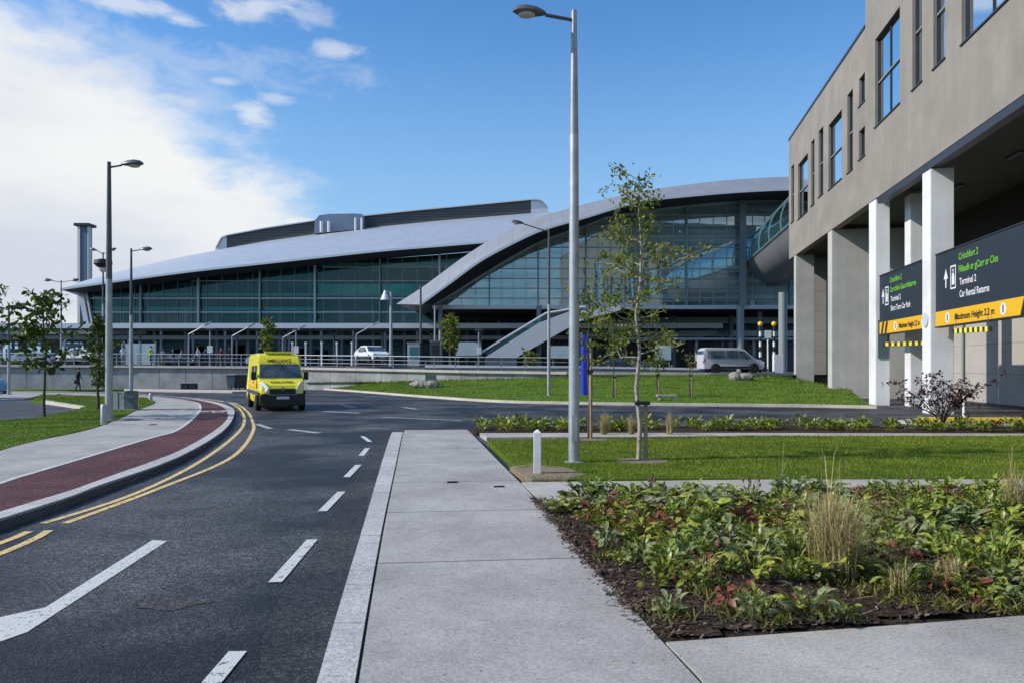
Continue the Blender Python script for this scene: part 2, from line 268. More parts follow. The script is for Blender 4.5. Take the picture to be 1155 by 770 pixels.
# ------------------------------------------------------------------ mesh helpers
class MB:
    def __init__(s): s.v = []; s.f = []; s.mi = []; s.cur = 0; s.mats = []
    def use(s, m):
        if m not in s.mats: s.mats.append(m)
        s.cur = s.mats.index(m); return s
    def face(s, pts):
        n = len(s.v); s.v += [tuple(p) for p in pts]; s.f.append(tuple(range(n, n+len(pts)))); s.mi.append(s.cur)
    def add(s, vs, fs):
        n = len(s.v); s.v += [tuple(p) for p in vs]
        for f in fs: s.f.append(tuple(i+n for i in f)); s.mi.append(s.cur)
    def box(s, c, d, rz=0.0, rx=0.0, ry=0.0):
        m = Matrix.Rotation(rz,3,'Z') @ Matrix.Rotation(ry,3,'Y') @ Matrix.Rotation(rx,3,'X'); c = Vector(c)
        vs = [c + m @ Vector((x*d[0]/2, y*d[1]/2, z*d[2]/2)) for x in (-1,1) for y in (-1,1) for z in (-1,1)]
        s.add(vs, [(0,1,3,2),(4,6,7,5),(0,4,5,1),(2,3,7,6),(0,2,6,4),(1,5,7,3)]); return s
    def beam(s, a, b, w, h=None):      # box beam between two points
        a = Vector(a); b = Vector(b); h = h or w; t = (b-a).normalized()
        u = t.cross(Vector((0,0,1)))
        if u.length < 1e-3: u = Vector((1,0,0))
        u.normalize(); q = u.cross(t)
        vs = [p + u*x*w/2 + q*y*h/2 for p in (a,b) for x,y in ((-1,-1),(1,-1),(1,1),(-1,1))]
        s.add(vs, [(0,3,2,1),(4,5,6,7),(0,1,5,4),(1,2,6,5),(2,3,7,6),(3,0,4,7)]); return s
    def tube(s, pts, rad, n=10, cap=True):
        pts = [Vector(p) for p in pts]
        if not hasattr(rad, '__len__'): rad = [rad]*len(pts)
        vs = []; fs = []; pu = None
        for i, p in enumerate(pts):
            t = (pts[min(i+1,len(pts)-1)] - pts[max(i-1,0)]).normalized()
            u = t.cross(Vector((0,0,1))) if pu is None else (pu - t*pu.dot(t))
            if u.length < 1e-3: u = t.cross(Vector((0,1,0)))
            u.normalize(); pu = u; q = t.cross(u)
            for k in range(n):
                a = 2*math.pi*k/n; vs.append(p + (u*math.cos(a) + q*math.sin(a))*rad[i])
        for i in range(len(pts)-1):
            for k in range(n):
                a = i*n+k; b = i*n+(k+1)%n; fs.append((a,b,b+n,a+n))
        if cap: fs.append(tuple(reversed(range(n)))); fs.append(tuple(range((len(pts)-1)*n, len(pts)*n)))
        s.add(vs, fs); return s
    def lathe(s, prof, n=20, c=(0,0,0), axis='Z'):
        c = Vector(c); vs = []; fs = []
        for r, z in prof:
            for k in range(n):
                a = 2*math.pi*k/n; x, y = r*math.cos(a), r*math.sin(a)
                vs.append(c + (Vector((x,y,z)) if axis == 'Z' else Vector((x,z,y)) if axis == 'Y' else Vector((z,x,y))))
        for i in range(len(prof)-1):
            for k in range(n):
                a = i*n+k; b = i*n+(k+1)%n; fs.append((a,b,b+n,a+n))
        fs.append(tuple(range(n))); fs.append(tuple(range((len(prof)-1)*n, len(prof)*n)))
        s.add(vs, fs); return s
    def ball(s, c, r, n=12, sc=(1,1,1)):
        prof = [(max(1e-3, math.sin(math.pi*i/8))*r, -math.cos(math.pi*i/8)*r) for i in range(9)]
        k = len(s.v); s.lathe(prof, n)
        s.v[k:] = [(c[0]+x*sc[0], c[1]+y*sc[1], c[2]+z*sc[2]) for x,y,z in s.v[k:]]; return s
    def prism(s, poly, z0, z1):       # poly of xy, straight up
        n = len(poly); vs = [(p[0],p[1],z0) for p in poly]+[(p[0],p[1],z1) for p in poly]
        s.add(vs, [tuple(reversed(range(n))), tuple(range(n,2*n))]+[(i,(i+1)%n,(i+1)%n+n,i+n) for i in range(n)]); return s
    def build(s, name, m, parent=None, smooth=False, bevel=0.0, local=False):
        v = s.v
        if parent is not None and not local:
            L = parent.location; P = parent
            off = Vector(L)
            if P.parent is not None: off = off + P.parent.location
            v = [(x-off.x, y-off.y, z-off.z) for x,y,z in v]
        me = bpy.data.meshes.new(name); me.from_pydata(v, [], s.f)
        mats = s.mats if s.mats else [m]
        for q in mats: me.materials.append(q)
        if len(mats) > 1: me.polygons.foreach_set('material_index', s.mi)
        bm = bmesh.new(); bm.from_mesh(me)
        bmesh.ops.remove_doubles(bm, verts=bm.verts, dist=1e-4)
        bmesh.ops.recalc_face_normals(bm, faces=bm.faces)
        if bevel:
            es = [e for e in bm.edges if len(e.link_faces)==2 and e.calc_face_angle(0) > R(25)]
            bmesh.ops.bevel(bm, geom=es, offset=bevel, segments=2, affect='EDGES', clamp_overlap=True)
        bm.to_mesh(me); bm.free()
        if smooth:
            me.polygons.foreach_set('use_smooth', [True]*len(me.polygons))
            me.set_sharp_from_angle(angle=R(38))
        o = bpy.data.objects.new(name, me); C.objects.link(o)
        if parent: o.parent = parent
        return o
def tag(o, label=None, cat=None, group=None, kind=None):
    if label: o['label'] = label
    if cat: o['category'] = cat
    if group: o['group'] = group
    if kind: o['kind'] = kind
    return o
def thing(name, label, cat, loc=(0,0,0), rz=0.0, group=None):
    o = bpy.data.objects.new(name, None); C.objects.link(o); o.empty_display_size = 0.3
    o.location = loc; o.rotation_euler = (0,0,rz)
    return tag(o, label, cat, group)
KIDS = {}
def copy_tree(o, loc=None, rz=None, label=None, group=None, sc=None, parent=None):
    c = o.copy(); C.objects.link(c)
    if parent: c.parent = parent
    if loc is not None: c.location = loc
    if rz is not None: c.rotation_euler = (0,0,rz)
    if sc: c.scale = (sc,)*3 if not hasattr(sc,'__len__') else sc
    if label: c['label'] = label
    if group: c['group'] = group
    for ch in [x for x in C.objects if x.parent == o]: copy_tree(ch, parent=c)
    return c
def struct(o): return tag(o, kind='structure')
def rawmesh(name, v, f, m, parent=None):
    me = bpy.data.meshes.new(name); me.from_pydata(v, [], f); me.materials.append(m)
    o = bpy.data.objects.new(name, me); C.objects.link(o)
    if parent: o.parent = parent
    return o
def resample(pts, n):
    P = np.array([[p[0],p[1]] for p in pts], float)
    # smooth by Catmull-Rom
    out = []
    for i in range(len(P)-1):
        p0, p1, p2, p3 = P[max(i-1,0)], P[i], P[i+1], P[min(i+2,len(P)-1)]
        for t in np.linspace(0,1,8,endpoint=False):
            out.append(0.5*((2*p1)+(-p0+p2)*t+(2*p0-5*p1+4*p2-p3)*t*t+(-p0+3*p1-3*p2+p3)*t**3))
    out.append(P[-1]); P = np.array(out)
    d = np.r_[0, np.cumsum(np.hypot(*np.diff(P,axis=0).T))]
    q = np.linspace(0, d[-1], n)
    return np.c_[np.interp(q,d,P[:,0]), np.interp(q,d,P[:,1])]
def strip(mb, A, B, z0, z1, n=90):
    A = resample(A,n); B = resample(B,n)
    for i in range(n-1):
        a,b,c,d = A[i],A[i+1],B[i+1],B[i]
        mb.face([(*a,z1),(*b,z1),(*c,z1),(*d,z1)])
        if z0 < z1:
            mb.face([(*a,z0),(*b,z0),(*b,z1),(*a,z1)]); mb.face([(*d,z1),(*c,z1),(*c,z0),(*d,z0)])
    if z0 < z1:
        for i in (0,-1): mb.face([(*A[i],z0),(*B[i],z0),(*B[i],z1),(*A[i],z1)])
def stones(mb, A, B, z0, z1, L=0.915, gap=0.010):
    A = resample(A,600); B = resample(B,600); d = np.r_[0,np.cumsum(np.hypot(*np.diff(A,axis=0).T))]; k = int(d[-1]/L)
    at = lambda P,s: (float(np.interp(s,d,P[:,0])),float(np.interp(s,d,P[:,1])))
    for i in range(k):
        a = i*L+gap/2; b = (i+1)*L-gap/2; m_ = (a+b)/2
        p = [at(A,a),at(A,m_),at(A,b),at(B,b),at(B,m_),at(B,a)]
        mb.prism(p, z0, z1+0.002*math.sin(i*2.3))
def ribbon(mb, pts, w, z, n=60):     # line of width w
    P = resample(pts,n); T = np.gradient(P,axis=0); T /= np.linalg.norm(T,axis=1)[:,None]; N = np.c_[-T[:,1],T[:,0]]*w/2
    for i in range(n-1): mb.face([(*(P[i]-N[i]),z),(*(P[i+1]-N[i+1]),z),(*(P[i+1]+N[i+1]),z),(*(P[i]+N[i]),z)])
def g2(px, py, z): p = G(px,py,z); return (p.x,p.y)

# ------------------------------------------------------------------ camera, sun, sky
cam = bpy.data.cameras.new('camera'); co = bpy.data.objects.new('camera', cam); C.objects.link(co)
co.location = (0,0,CH); co.rotation_euler = (R(90),0,0)
cam.sensor_width = 36; cam.lens = 36*F/1155; cam.shift_y = (HY-385)/1155; cam.clip_end = 6000; cam.clip_start = 0.05
S.camera = co
sd = Vector((-0.94,-0.17,0.64)).normalized()      # towards the sun
sun = bpy.data.lights.new('sun','SUN'); sun.energy = 4.5; sun.angle = R(0.6); sun.color = (1,0.93,0.83)
so = bpy.data.objects.new('sun', sun); C.objects.link(so); so.rotation_euler = sd.to_track_quat('Z','Y').to_euler(); so.location = (-20,-10,30)
w = bpy.data.worlds.new('World'); S.world = w; w.use_nodes = True
n = w.node_tree.nodes; l = w.node_tree.links
bg = n['Background']; bg.inputs['Strength'].default_value = 0.11
sky = n.new('ShaderNodeTexSky'); sky.sky_type = 'NISHITA'; sky.sun_disc = False
sky.sun_elevation = math.asin(sd.z); sky.sun_rotation = math.atan2(sd.x, sd.y)
sky.air_density = 1.0; sky.dust_density = 0.5; sky.ozone_density = 2.2
def mth(op, a, b=None, c=None, clamp=False):
    x = n.new('ShaderNodeMath'); x.operation = op; x.use_clamp = clamp
    for i, q in enumerate((a,b,c)):
        if q is None: continue
        if isinstance(q,(int,float)): x.inputs[i].default_value = q
        else: l.new(q, x.inputs[i])
    return x.outputs[0]
def smooth(x, a, b, lo=0.0, hi=1.0):
    r = n.new('ShaderNodeMapRange'); r.interpolation_type = 'SMOOTHSTEP'; r.inputs[1].default_value = a; r.inputs[2].default_value = b
    r.inputs[3].default_value = lo; r.inputs[4].default_value = hi; l.new(x, r.inputs[0]); return r.outputs[0]
tc = n.new('ShaderNodeTexCoord'); sx = n.new('ShaderNodeSeparateXYZ'); l.new(tc.outputs['Generated'], sx.inputs[0])
az = mth('MULTIPLY', mth('ARCTAN2', sx.outputs[0], sx.outputs[1]), 57.2958)
el = mth('MULTIPLY', mth('ARCSINE', sx.outputs[2]), 57.2958)
def wnoise(scale, det, rough, sc=(1,1,1), dist=0.0):
    mp = n.new('ShaderNodeMapping'); mp.inputs['Scale'].default_value = sc; l.new(tc.outputs['Generated'], mp.inputs[0])
    x = n.new('ShaderNodeTexNoise'); x.inputs['Scale'].default_value = scale; x.inputs['Detail'].default_value = det; x.inputs['Roughness'].default_value = rough
    x.inputs['Distortion'].default_value = dist
    l.new(mp.outputs[0], x.inputs['Vector']); return x.outputs['Fac']
n1 = wnoise(4.5, 10, 0.58, (1,1,2.2), 0.3); n2 = wnoise(16, 8, 0.6, (1,1,2.4), 0.4); n3 = wnoise(2.6, 5, 0.5, (1,1,4))
def ell(ca, ce, ra, re):
    a = mth('POWER', mth('DIVIDE', mth('SUBTRACT', az, ca), ra), 2.0); e = mth('POWER', mth('DIVIDE', mth('SUBTRACT', el, ce), re), 2.0)
    return mth('SQRT', mth('ADD', a, e))
big = mth('ADD', ell(-46,4,32.5,18.8), mth('MULTIPLY', mth('SUBTRACT', n1, 0.5), 0.45))
big = mth('ADD', big, mth('MULTIPLY', mth('SUBTRACT', n2, 0.5), 0.16))
mbig = smooth(big, 1.09, 0.88)
def dirpx(px,py):
    u=(px-HX)/F; v=(HY-py)/F; return math.degrees(math.atan(u)), math.degrees(math.atan(v*math.cos(math.atan(u))))
msum = None
for px,py,rx,ry,st in ((150,8,60,12,0.6),(200,22,26,8,0.6),(290,10,50,18,0.6),(345,18,40,12,0.35),(380,57,36,9,0.5),(285,130,22,18,0.65),(310,112,26,7,0.4),(252,92,24,6,0.4),(60,60,160,30,0.35),(200,110,90,45,0.25),(330,250,36,10,0.9),(20,20,60,30,0.35),(90,45,260,30,0.25)):
    a,e = dirpx(px,py)
    d = mth('ADD', ell(a,e,rx*0.062,ry*0.06), mth('MULTIPLY', mth('SUBTRACT', n2, 0.5), 3.2))
    q = smooth(d, 1.25, 0.15, 0, st)
    msum = q if msum is None else mth('MAXIMUM', msum, q)
# scattered cloud in the half of the sky behind the camera
back = mth('MULTIPLY', smooth(n1, 0.50, 0.66), smooth(sx.outputs[1], 0.05, -0.3))
haze = smooth(el, 27, 2, 0, 0.80)
cm = mth('MAXIMUM', mbig, msum); cm = mth('MAXIMUM', cm, mth('MULTIPLY', back, 0.8))
cc = n.new('ShaderNodeMixRGB'); cc.inputs[1].default_value = (5.9,6.35,7.2,1); cc.inputs[2].default_value = (8.3,8.35,8.4,1)
shade = smooth(mth('ADD', mth('MULTIPLY', big, 0.9), mth('MULTIPLY', n3, 1.1)), 0.75, 1.45)
l.new(mth('MAXIMUM', shade, mth('MULTIPLY', back, 0.7)), cc.inputs[0])
tint = n.new('ShaderNodeMixRGB'); tint.blend_type = 'MULTIPLY'; tint.inputs[0].default_value = 1; tint.inputs[2].default_value = (0.80,1.36,1.80,1); l.new(sky.outputs[0], tint.inputs[1])
hz = n.new('ShaderNodeMixRGB'); l.new(haze, hz.inputs[0]); l.new(tint.outputs[0], hz.inputs[1]); hz.inputs[2].default_value = (3.5,5.4,7.2,1)
mixc = n.new('ShaderNodeMixRGB'); l.new(cm, mixc.inputs[0]); l.new(hz.outputs[0], mixc.inputs[1]); l.new(cc.outputs[0], mixc.inputs[2])
l.new(mixc.outputs[0], bg.inputs['Color'])
S.view_settings.view_transform = 'Standard'; S.view_settings.look = 'None'; S.view_settings.exposure = 0
S.cycles.max_bounces = 8; S.cycles.transparent_max_bounces = 16; S.cycles.caustics_reflective = False; S.cycles.caustics_refractive = False
S.cycles.use_denoising = True
try: S.cycles.denoiser = 'OPENIMAGEDENOISE'
except Exception: pass

# ------------------------------------------------------------------ ground, road, paths
ZP = 0.11
mb = MB(); N = 24
xs = [-3000,-400,-120,-60,0,60,120,400,3000]; ys = [-400,-60,0,60,100,400,4000]
for i in range(len(xs)-1):
    for j in range(len(ys)-1):
        mb.face([(xs[i],ys[j],-0.12),(xs[i+1],ys[j],-0.12),(xs[i+1],ys[j+1],-0.12),(xs[i],ys[j+1],-0.12)])
struct(mb.build('ground', M['ground']))
mb = MB(); mb.face([(-110,-30,0),(60,-30,0),(60,72,0),(-110,72,0)]); struct(mb.build('road', M['road']))

# main footpath: slabs laid between its two edges, real gaps at the joints
kerbO = [(1.15,-12),(-0.09,-3),(-1.09,4.1),g2(388,665,ZP),g2(412,585,ZP),g2(431,520,ZP),g2(440,492,ZP),g2(444,484,ZP)]
kerbI = [(1.36,-12),(0.12,-3),(-0.875,4.1),g2(418,665,ZP),g2(433,585,ZP),g2(447,520,ZP),g2(453,492,ZP),g2(456,484,ZP)]
pathR = [(3.32,-12),(2.05,-3),(1.06,4.1),g2(704,680,ZP),g2(653,622,ZP),g2(600,560,ZP),g2(561,520,ZP),g2(533,491,ZP),g2(523,481.5,ZP)]
mb = MB(); stones(mb, kerbO, kerbI, -0.05, ZP+0.004); struct(mb.build('kerb', M['kerb']))
mb = MB(); strip(mb, kerbO, kerbI, ZP-0.03, ZP-0.03, 60); struct(mb.build('kerb_bed', M['joint']))
mb = MB(); strip(mb, kerbI, pathR, -0.05, ZP-0.02, 60); struct(mb.build('path_base', M['joint']))
KI = resample(kerbI, 400); PR = resample(pathR, 400)
def edge_at(P, y): return np.interp(y, P[:,1], P[:,0])
js = [-12,-7.7,-5.3,-2.9,-0.5,1.9,4.3-0.35,6.81,9.2,11.6,14.0,16.4,18.9,21.3]
mb = MB()
for a, b in zip(js[:-1], js[1:]+[]):
    rows = 6; g = 0.012
    L = []; Rr = []
    for k in range(rows+1):
        t = a+g+(b-a-2*g)*k/rows
        dy = 0.0
        xl = edge_at(KI, t)+0.022; xr = edge_at(PR, t-0.0)-0.0
        L.append((xl, t)); Rr.append((xr, t+0.13*(xr-xl)*0 + 0.12*(xr-xl)*0.9))
    for k in range(rows):
        q = [(*L[k],ZP),(*Rr[k],ZP),(*Rr[k+1],ZP),(*L[k+1],ZP)]
        mb.face(q)
    mb.face([(*L[0],ZP),(*Rr[0],ZP),(*Rr[0],ZP-.05),(*L[0],ZP-.05)]); mb.face([(*L[-1],ZP),(*Rr[-1],ZP),(*Rr[-1],ZP-.05),(*L[-1],ZP-.05)])
    for k in range(rows): mb.face([(*L[k],ZP),(*L[k+1],ZP),(*L[k+1],ZP-.05),(*L[k],ZP-.05)]); mb.face([(*Rr[k],ZP),(*Rr[k+1],ZP),(*Rr[k+1],-.05),(*Rr[k],-.05)])
struct(mb.build('footpath', M['path']))
# newer asphalt strip along the kerb
seamL = [(0.2,-12),(-0.7,-3),(-1.5,4.1),g2(300,700,0),g2(355,620,0),g2(383,565,0),g2(408,524,0),g2(423,498,0),g2(420,487,0)]
kO = [(1.14,-12),(-0.10,-3),(-1.10,4.1),g2(387,668,0.0),g2(411,588,0.0),g2(430,522,0.0),g2(439,494,0.0),g2(443,486,0.0),g2(443.5,485,0)]
mb = MB(); strip(mb, seamL, kO, 0.004, 0.004, 60); struct(mb.build('road_edge_strip', M['road_new']))

# cross path, thin path, bottom right slab path
def poly(name, pts, z, m, thick=0.15, bevel=0):
    mb = MB(); mb.prism([(p[0],p[1]) for p in pts], z-thick, z); return struct(mb.build(name, m, bevel=bevel))
poly('cross_path', [g2(588,543,ZP),g2(612,564,ZP),(4,10.15),(24,10.5),(24,12.1),(4,11.95)], ZP-0.004, M['path2'])
poly('narrow_path', [g2(549,492.5,ZP),g2(541,487.6,ZP),(6,20.5),(16,20.2),(16,19.25),(6,19.45)], ZP-0.004, M['path2'])
sl = [g2(751,723,ZP),g2(782,753,ZP),(1.20,3.3),(2.08,-3),(3.35,-12),(30,-12),(30,6.2),g2(1155,693,ZP)]
poly('slab_path', sl, ZP-0.003, M['path2'])

# left kerb, red cycle lane, footpath, lines (all curve away to the left)
ZL = 0.13
kLo = [(-5.5,-12),(-5.75,-2),g2(0,584.6,ZL),g2(115,545.7,ZL),g2(203,514,ZL),g2(252,485,ZL),g2(264,467.5,ZL),g2(260.6,458.7,ZL),g2(238.5,452,ZL),g2(200,447.3,ZL),g2(150,443.6,ZL),g2(40,441,ZL),g2(-150,440,ZL)]
kLi = [(-5.7,-12),(-5.95,-2),g2(0,576.8,ZL),g2(132,533.8,ZL),g2(208,505,ZL),g2(250,479,ZL),g2(257,466,ZL),g2(248,456.8,ZL),g2(222,450.6,ZL),g2(190,446.6,ZL),g2(145,443,ZL),g2(40,440.6,ZL),g2(-150,439.7,ZL)]
rdL = [(-7.6,-12),(-7.75,-2),g2(-80,564,ZL),g2(0,543.5,ZL),g2(88,518,ZL),g2(168,494,ZL),g2(199,485,ZL),g2(221,468,ZL),g2(226,458.5,ZL),g2(219,453,ZL),g2(190,448.3,ZL),g2(145,444.4,ZL),g2(40,441.8,ZL),g2(-150,440.6,ZL)]
fpL = [(-10.5,-12),(-10.6,0),g2(-110,536,ZL),g2(0,507.4,ZL),g2(34.6,498,ZL),g2(104,483,ZL),g2(138.5,470,ZL),g2(156,461.6,ZL),g2(173,455.5,ZL),g2(175,452,ZL),g2(165,448.5,ZL),g2(140,445.5,ZL),g2(40,443,ZL),g2(-150,441.5,ZL)]
mb = MB(); stones(mb, kLo, kLi, -0.05, ZL+0.004)
struct(mb.build('kerb_left', M['kerb']))
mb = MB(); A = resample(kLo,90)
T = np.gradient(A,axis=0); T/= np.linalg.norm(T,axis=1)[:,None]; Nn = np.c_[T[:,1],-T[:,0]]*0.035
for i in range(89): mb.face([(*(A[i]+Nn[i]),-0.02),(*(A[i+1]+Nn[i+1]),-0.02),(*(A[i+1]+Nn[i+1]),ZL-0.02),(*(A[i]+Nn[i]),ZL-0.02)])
struct(mb.build('kerb_left_shade', M['kerbshade']))  # thin sheet whose dark colour stands for shade on the kerb face
mb = MB(); strip(mb, kLi, rdL, -0.05, ZL, 110); struct(mb.build('cycle_lane', M['red']))
mb = MB(); strip(mb, rdL, fpL, -0.05, ZL-0.002, 110); struct(mb.build('footpath_left', M['path']))
mb = MB(); ribbon(mb, rdL, 0.10, ZL+0.006, 110)
# bicycle emblem on the red lane
p = G(237,464,ZL); c0 = Vector((p.x,p.y,ZL+0.008))
for dx in (-0.45,0.45):
    for k in range(16):
        a = 2*math.pi*k/16; b = 2*math.pi*(k+1)/16
        mb.face([c0+Vector((dx+math.cos(q)*r, math.sin(q)*r*2.0, 0)) for q, r in ((a,0.22),(b,0.22),(b,0.30),(a,0.30))])
for a, b in (((-0.45,0),(-0.15,0.9)),((-0.15,0.9),(0.35,0.9)),((0.45,0),(0.30,1.2)),((-0.15,0.9),(0.0,0)),((0.0,0),(0.35,0.9)),((-0.45,0),(0.0,0)),((0.15,1.25),(0.4,1.2))):
    a = c0+Vector((*a,0.001)); b = c0+Vector((*b,0.001)); t=(b-a).normalized(); u=Vector((-t.y,t.x,0))*0.045
    mb.face([a-u,b-u,b+u,a+u])
# bay dashes along the strip, hatch stroke, far worn lines
D = [((-2.2,8.2),(-2.09,6.57)),((-1.83,4.97),(-1.75,3.35)),((-2.60,11.36),(-2.50,9.82)),((-2.99,14.5),(-2.86,12.87)),((-3.40,17.5),(-3.24,16.0)),((-4.12,20.5),(-3.62,19.0)),((-1.42,1.8),(-1.22,0.2)),((-1.0,-1.4),(-0.8,-3))]
for a, b in D:
    a = Vector((*a,0.009)); b = Vector((*b,0.009)); t=(b-a).normalized(); u=Vector((-t.y,t.x,0))*0.06
    mb.face([a-u,b-u,b+u,a+u])
pts = [(172,609),(189,609.8),(31,712.7),(0,723.7),(-70,748),(-70,706),(0,696),(51,685)]
mb.face([G(x,y,0)+Vector((0,0,0.005)) for x,y in pts])
struct(mb.build('road_marking_white', M['white_line']))
mb = MB()
for pp, wd in (([(402,483),(440,483)],0.10),([(326,484),(360,488)],0.25),([(364,463.5),(405,465.5)],0.3),([(384,455.5),(400,459.5)],0.25),([(290,478),(305,483)],0.2),([(455,459),(470,461)],0.25),([(430,470),(520,474)],0.2),([(268,455),(254,452.5)],0.2)):
    a,b = [G(x,y,0)+Vector((0,0,0.006)) for x,y in pp]; t=(b-a).normalized(); u=Vector((-t.y,t.x,0))*wd/2
    mb.face([a-u,b-u,b+u,a+u])
struct(mb.build('road_marking_worn', M['line_worn']))
mb = MB()
y1 = [g2(48.6,590,0),g2(150,557.5,0),g2(221,523,0),g2(260.6,495,0),g2(274.7,478.6,0),g2(274,466,0),g2(265,457,0),g2(247,451.5,0),g2(205,447,0)]
y2 = [g2(73,590,0),g2(177,551.5,0),g2(262,515,0),g2(285,487,0),g2(284.5,474,0),g2(278,463,0),g2(262,454.5,0),g2(215,448,0)]
ribbon(mb, y1, 0.10, 0.006); ribbon(mb, y2, 0.10, 0.006)
ribbon(mb, [(-5.1,-12),(-5.3,-2),g2(-60,634,0),g2(33,599,0)], 0.10, 0.006); ribbon(mb, [(-4.9,-12),(-5.05,-2),g2(-60,648,0),g2(55,598,0)], 0.10, 0.006)
struct(mb.build('road_marking_yellow', M['yellow_line']))
# stone patch in the road
mb = MB(); c = G(190,680,0)
mb.face([(c.x+math.cos(a)*0.30*(1+0.22*math.sin(3*a)+.1*math.sin(7*a)), c.y+math.sin(a)*0.17*(1+0.2*math.cos(5*a)),0.004) for a in [2*math.pi*k/18 for k in range(18)]])
struct(mb.build('road_patch', asphalt('road_patch',(0.060,0.058,0.060),0.85,0.8)))

# ------------------------------------------------------------------ upper level, bank, wall
WALL = [(-500,66,411,441),(0,66,411,438),(150,66,412,438),(300,65,413,438),(345,63.8,414,432),(430,60.5,415.6,431),(520,57.5,417.4,429),(640,55,419,426),(800,55,420,424),(893,56.2,420.5,426)]
wp = []
for px,Y,pt,pb in WALL:
    t = W(px,pt,Y); b = W(px,pb,Y); wp.append((t.x,t.y,t.z,b.z))
def zup(X): t = min(1,max(0,(X+14)/30)); t = t*t*(3-2*t); return 2.05-0.6*t
mb = MB(); rows = []
ext = [(-900,66,2.05,0)]+wp+[(60,58,1.4,0),(900,58,1.4,0)]
for x,y,zt,_ in ext:
    zz = zt-0.12; rows.append([(x,y+0.05,zz),(x*1.05,y+9,zup(x)),(x*1.3,110,zup(x)),(x*2,400,zup(x)),(x*6,4000,zup(x))])
for a,b in zip(rows[:-1],rows[1:]):
    for k in range(4): mb.face([a[k],b[k],b[k+1],a[k+1]])
struct(mb.build('upper_road', M['upper'], smooth=True))
wt = thing('retaining_wall', 'long pale concrete retaining wall below the upper road railing', 'wall', (0,60,0))
mb = MB()
for (x0,y0,t0,b0),(x1,y1,t1,b1) in zip(wp[:-1],wp[1:]):
    L = math.hypot(x1-x0,y1-y0); k = max(1,round(L/2.4))
    for i in range(k):
        a = (i+0.008)/k; b = (i+1-0.008)/k; ln = lambda p,q,s: p+(q-p)*s
        P = [(ln(x0,x1,s), ln(y0,y1,s), ln(t0,t1,s)-0.2) for s in (a,b)]
        mb.add([(P[0][0],P[0][1],-0.3),(P[1][0],P[1][1],-0.3),(P[1][0],P[1][1],P[1][2]),(P[0][0],P[0][1],P[0][2])]+[(P[0][0],P[0][1]+.3,-0.3),(P[1][0],P[1][1]+.3,-0.3),(P[1][0],P[1][1]+.3,P[1][2]),(P[0][0],P[0][1]+.3,P[0][2])],
               [(0,1,2,3),(4,7,6,5),(0,3,7,4),(1,5,6,2),(3,2,6,7)])
    
mb.build('wall_panels', M['wallc'], wt)
mb = MB()
for (x0,y0,t0,b0),(x1,y1,t1,b1) in zip(wp[:-1],wp[1:]): mb.beam((x0,y0+0.1,t0-0.09),(x1,y1+0.1,t1-0.09),0.55,0.2)
mb.build('coping', M['kerbwarm'], wt)
# railing on the wall
rl = thing('metal_railing', 'grey three bar metal railing standing along the retaining wall', 'railing', (0,60,1.8))
P = [(x,y+0.25,z) for x,y,z,_ in wp[:8]]
mb = MB()
for h,r in ((1.02,0.045),(0.70,0.022),(0.38,0.022)): mb.tube([(x,y,z+h) for x,y,z in P], r, 6)
mb.build('rail', M['steel'], rl)
d = np.r_[0,np.cumsum([math.dist(P[i][:2],P[i+1][:2]) for i in range(len(P)-1)])]
s0 = np.arange(40, d[-1], 1.9)
for s in s0:
    x,y,z = [float(np.interp(s,d,[p[i] for p in P])) for i in range(3)]
    mb = MB(); mb.box((x,y,z+0.51),(0.07,0.07,1.02)); mb.build('post', M['steel'], rl)
cb = thing('crash_barrier', 'low pale crash barrier behind the railing at the upper road edge', 'barrier', (8,62,1.6))
mb = MB(); bp_ = [W(480,414,62),W(640,414.5,60),W(800,417,59)]
mb.tube(bp_, 0.15, 8); mb.build('barrier_beam', M['canopy'], cb)
for k in range(12):
    t = k/11; x = np.interp(t,[0,.5,1],[p.x for p in bp_]); y = np.interp(t,[0,.5,1],[p.y for p in bp_]); mb=MB(); mb.box((x,y+0.05,zup(x)+0.15),(0.1,0.06,0.5)); mb.build('post', M['steel'], cb)

# far lawn bank (ruled between the road kerb and the wall foot)
Fr = [(340,436.2),(400,440),(480,446),(560,451),(640,453),(700,454),(800,455),(900,456),(984,457.5)]
Fw = [g2(x,y,0.1) for x,y in Fr]
Bk = [(345,431.5,63.6),(430,430.5,60.3),(520,428,57.3),(640,425,54.8),(720,424,54.8),(800,423,54.8),(870,424.5,55.3),(896,426.5,56.1),(960,440.5,44)]
Bw = [tuple(W(*b)) for b in Bk]
n_ = 80; FA = resample(Fw,n_)
db = np.linspace(0,1,len(Bw)); tt = np.linspace(0,1,n_); BA = np.array([[np.interp(t,db,[b[i] for b in Bw]) for i in range(3)] for t in tt])
mb = MB(); rws = 14; lawn_far_pts = []
gr = []
for i in range(n_):
    col = []
    for k in range(rws+1):
        t = k/rws; x = FA[i][0]+(BA[i][0]-FA[i][0])*t; y = FA[i][1]+(BA[i][1]-FA[i][1])*t
        z = 0.10+(BA[i][2]-0.10)*(t**1.25)+0.06*noise.noise((x*0.25,y*0.25,3))*math.sin(math.pi*t)
        col.append((x,y,z))
    gr.append(col)
for i in range(n_-1):
    for k in range(rws): mb.face([gr[i][k],gr[i+1][k],gr[i+1][k+1],gr[i][k+1]])
struct(mb.build('lawn_bank', M['lawnfar'], smooth=True))
def far_z(x,y):
    b = min(((x-p[0])**2+(y-p[1])**2,p[2]) for c_ in gr for p in c_); return b[1]
mb = MB(); ko = [(p[0],p[1]) for p in Fw]; ki = []
for i,p in enumerate(FA): ki.append((p[0],p[1]-0.42))
strip(mb, [tuple(p) for p in FA], ki, -0.05, 0.13, 80); struct(mb.build('kerb_far', M['kerbwarm']))

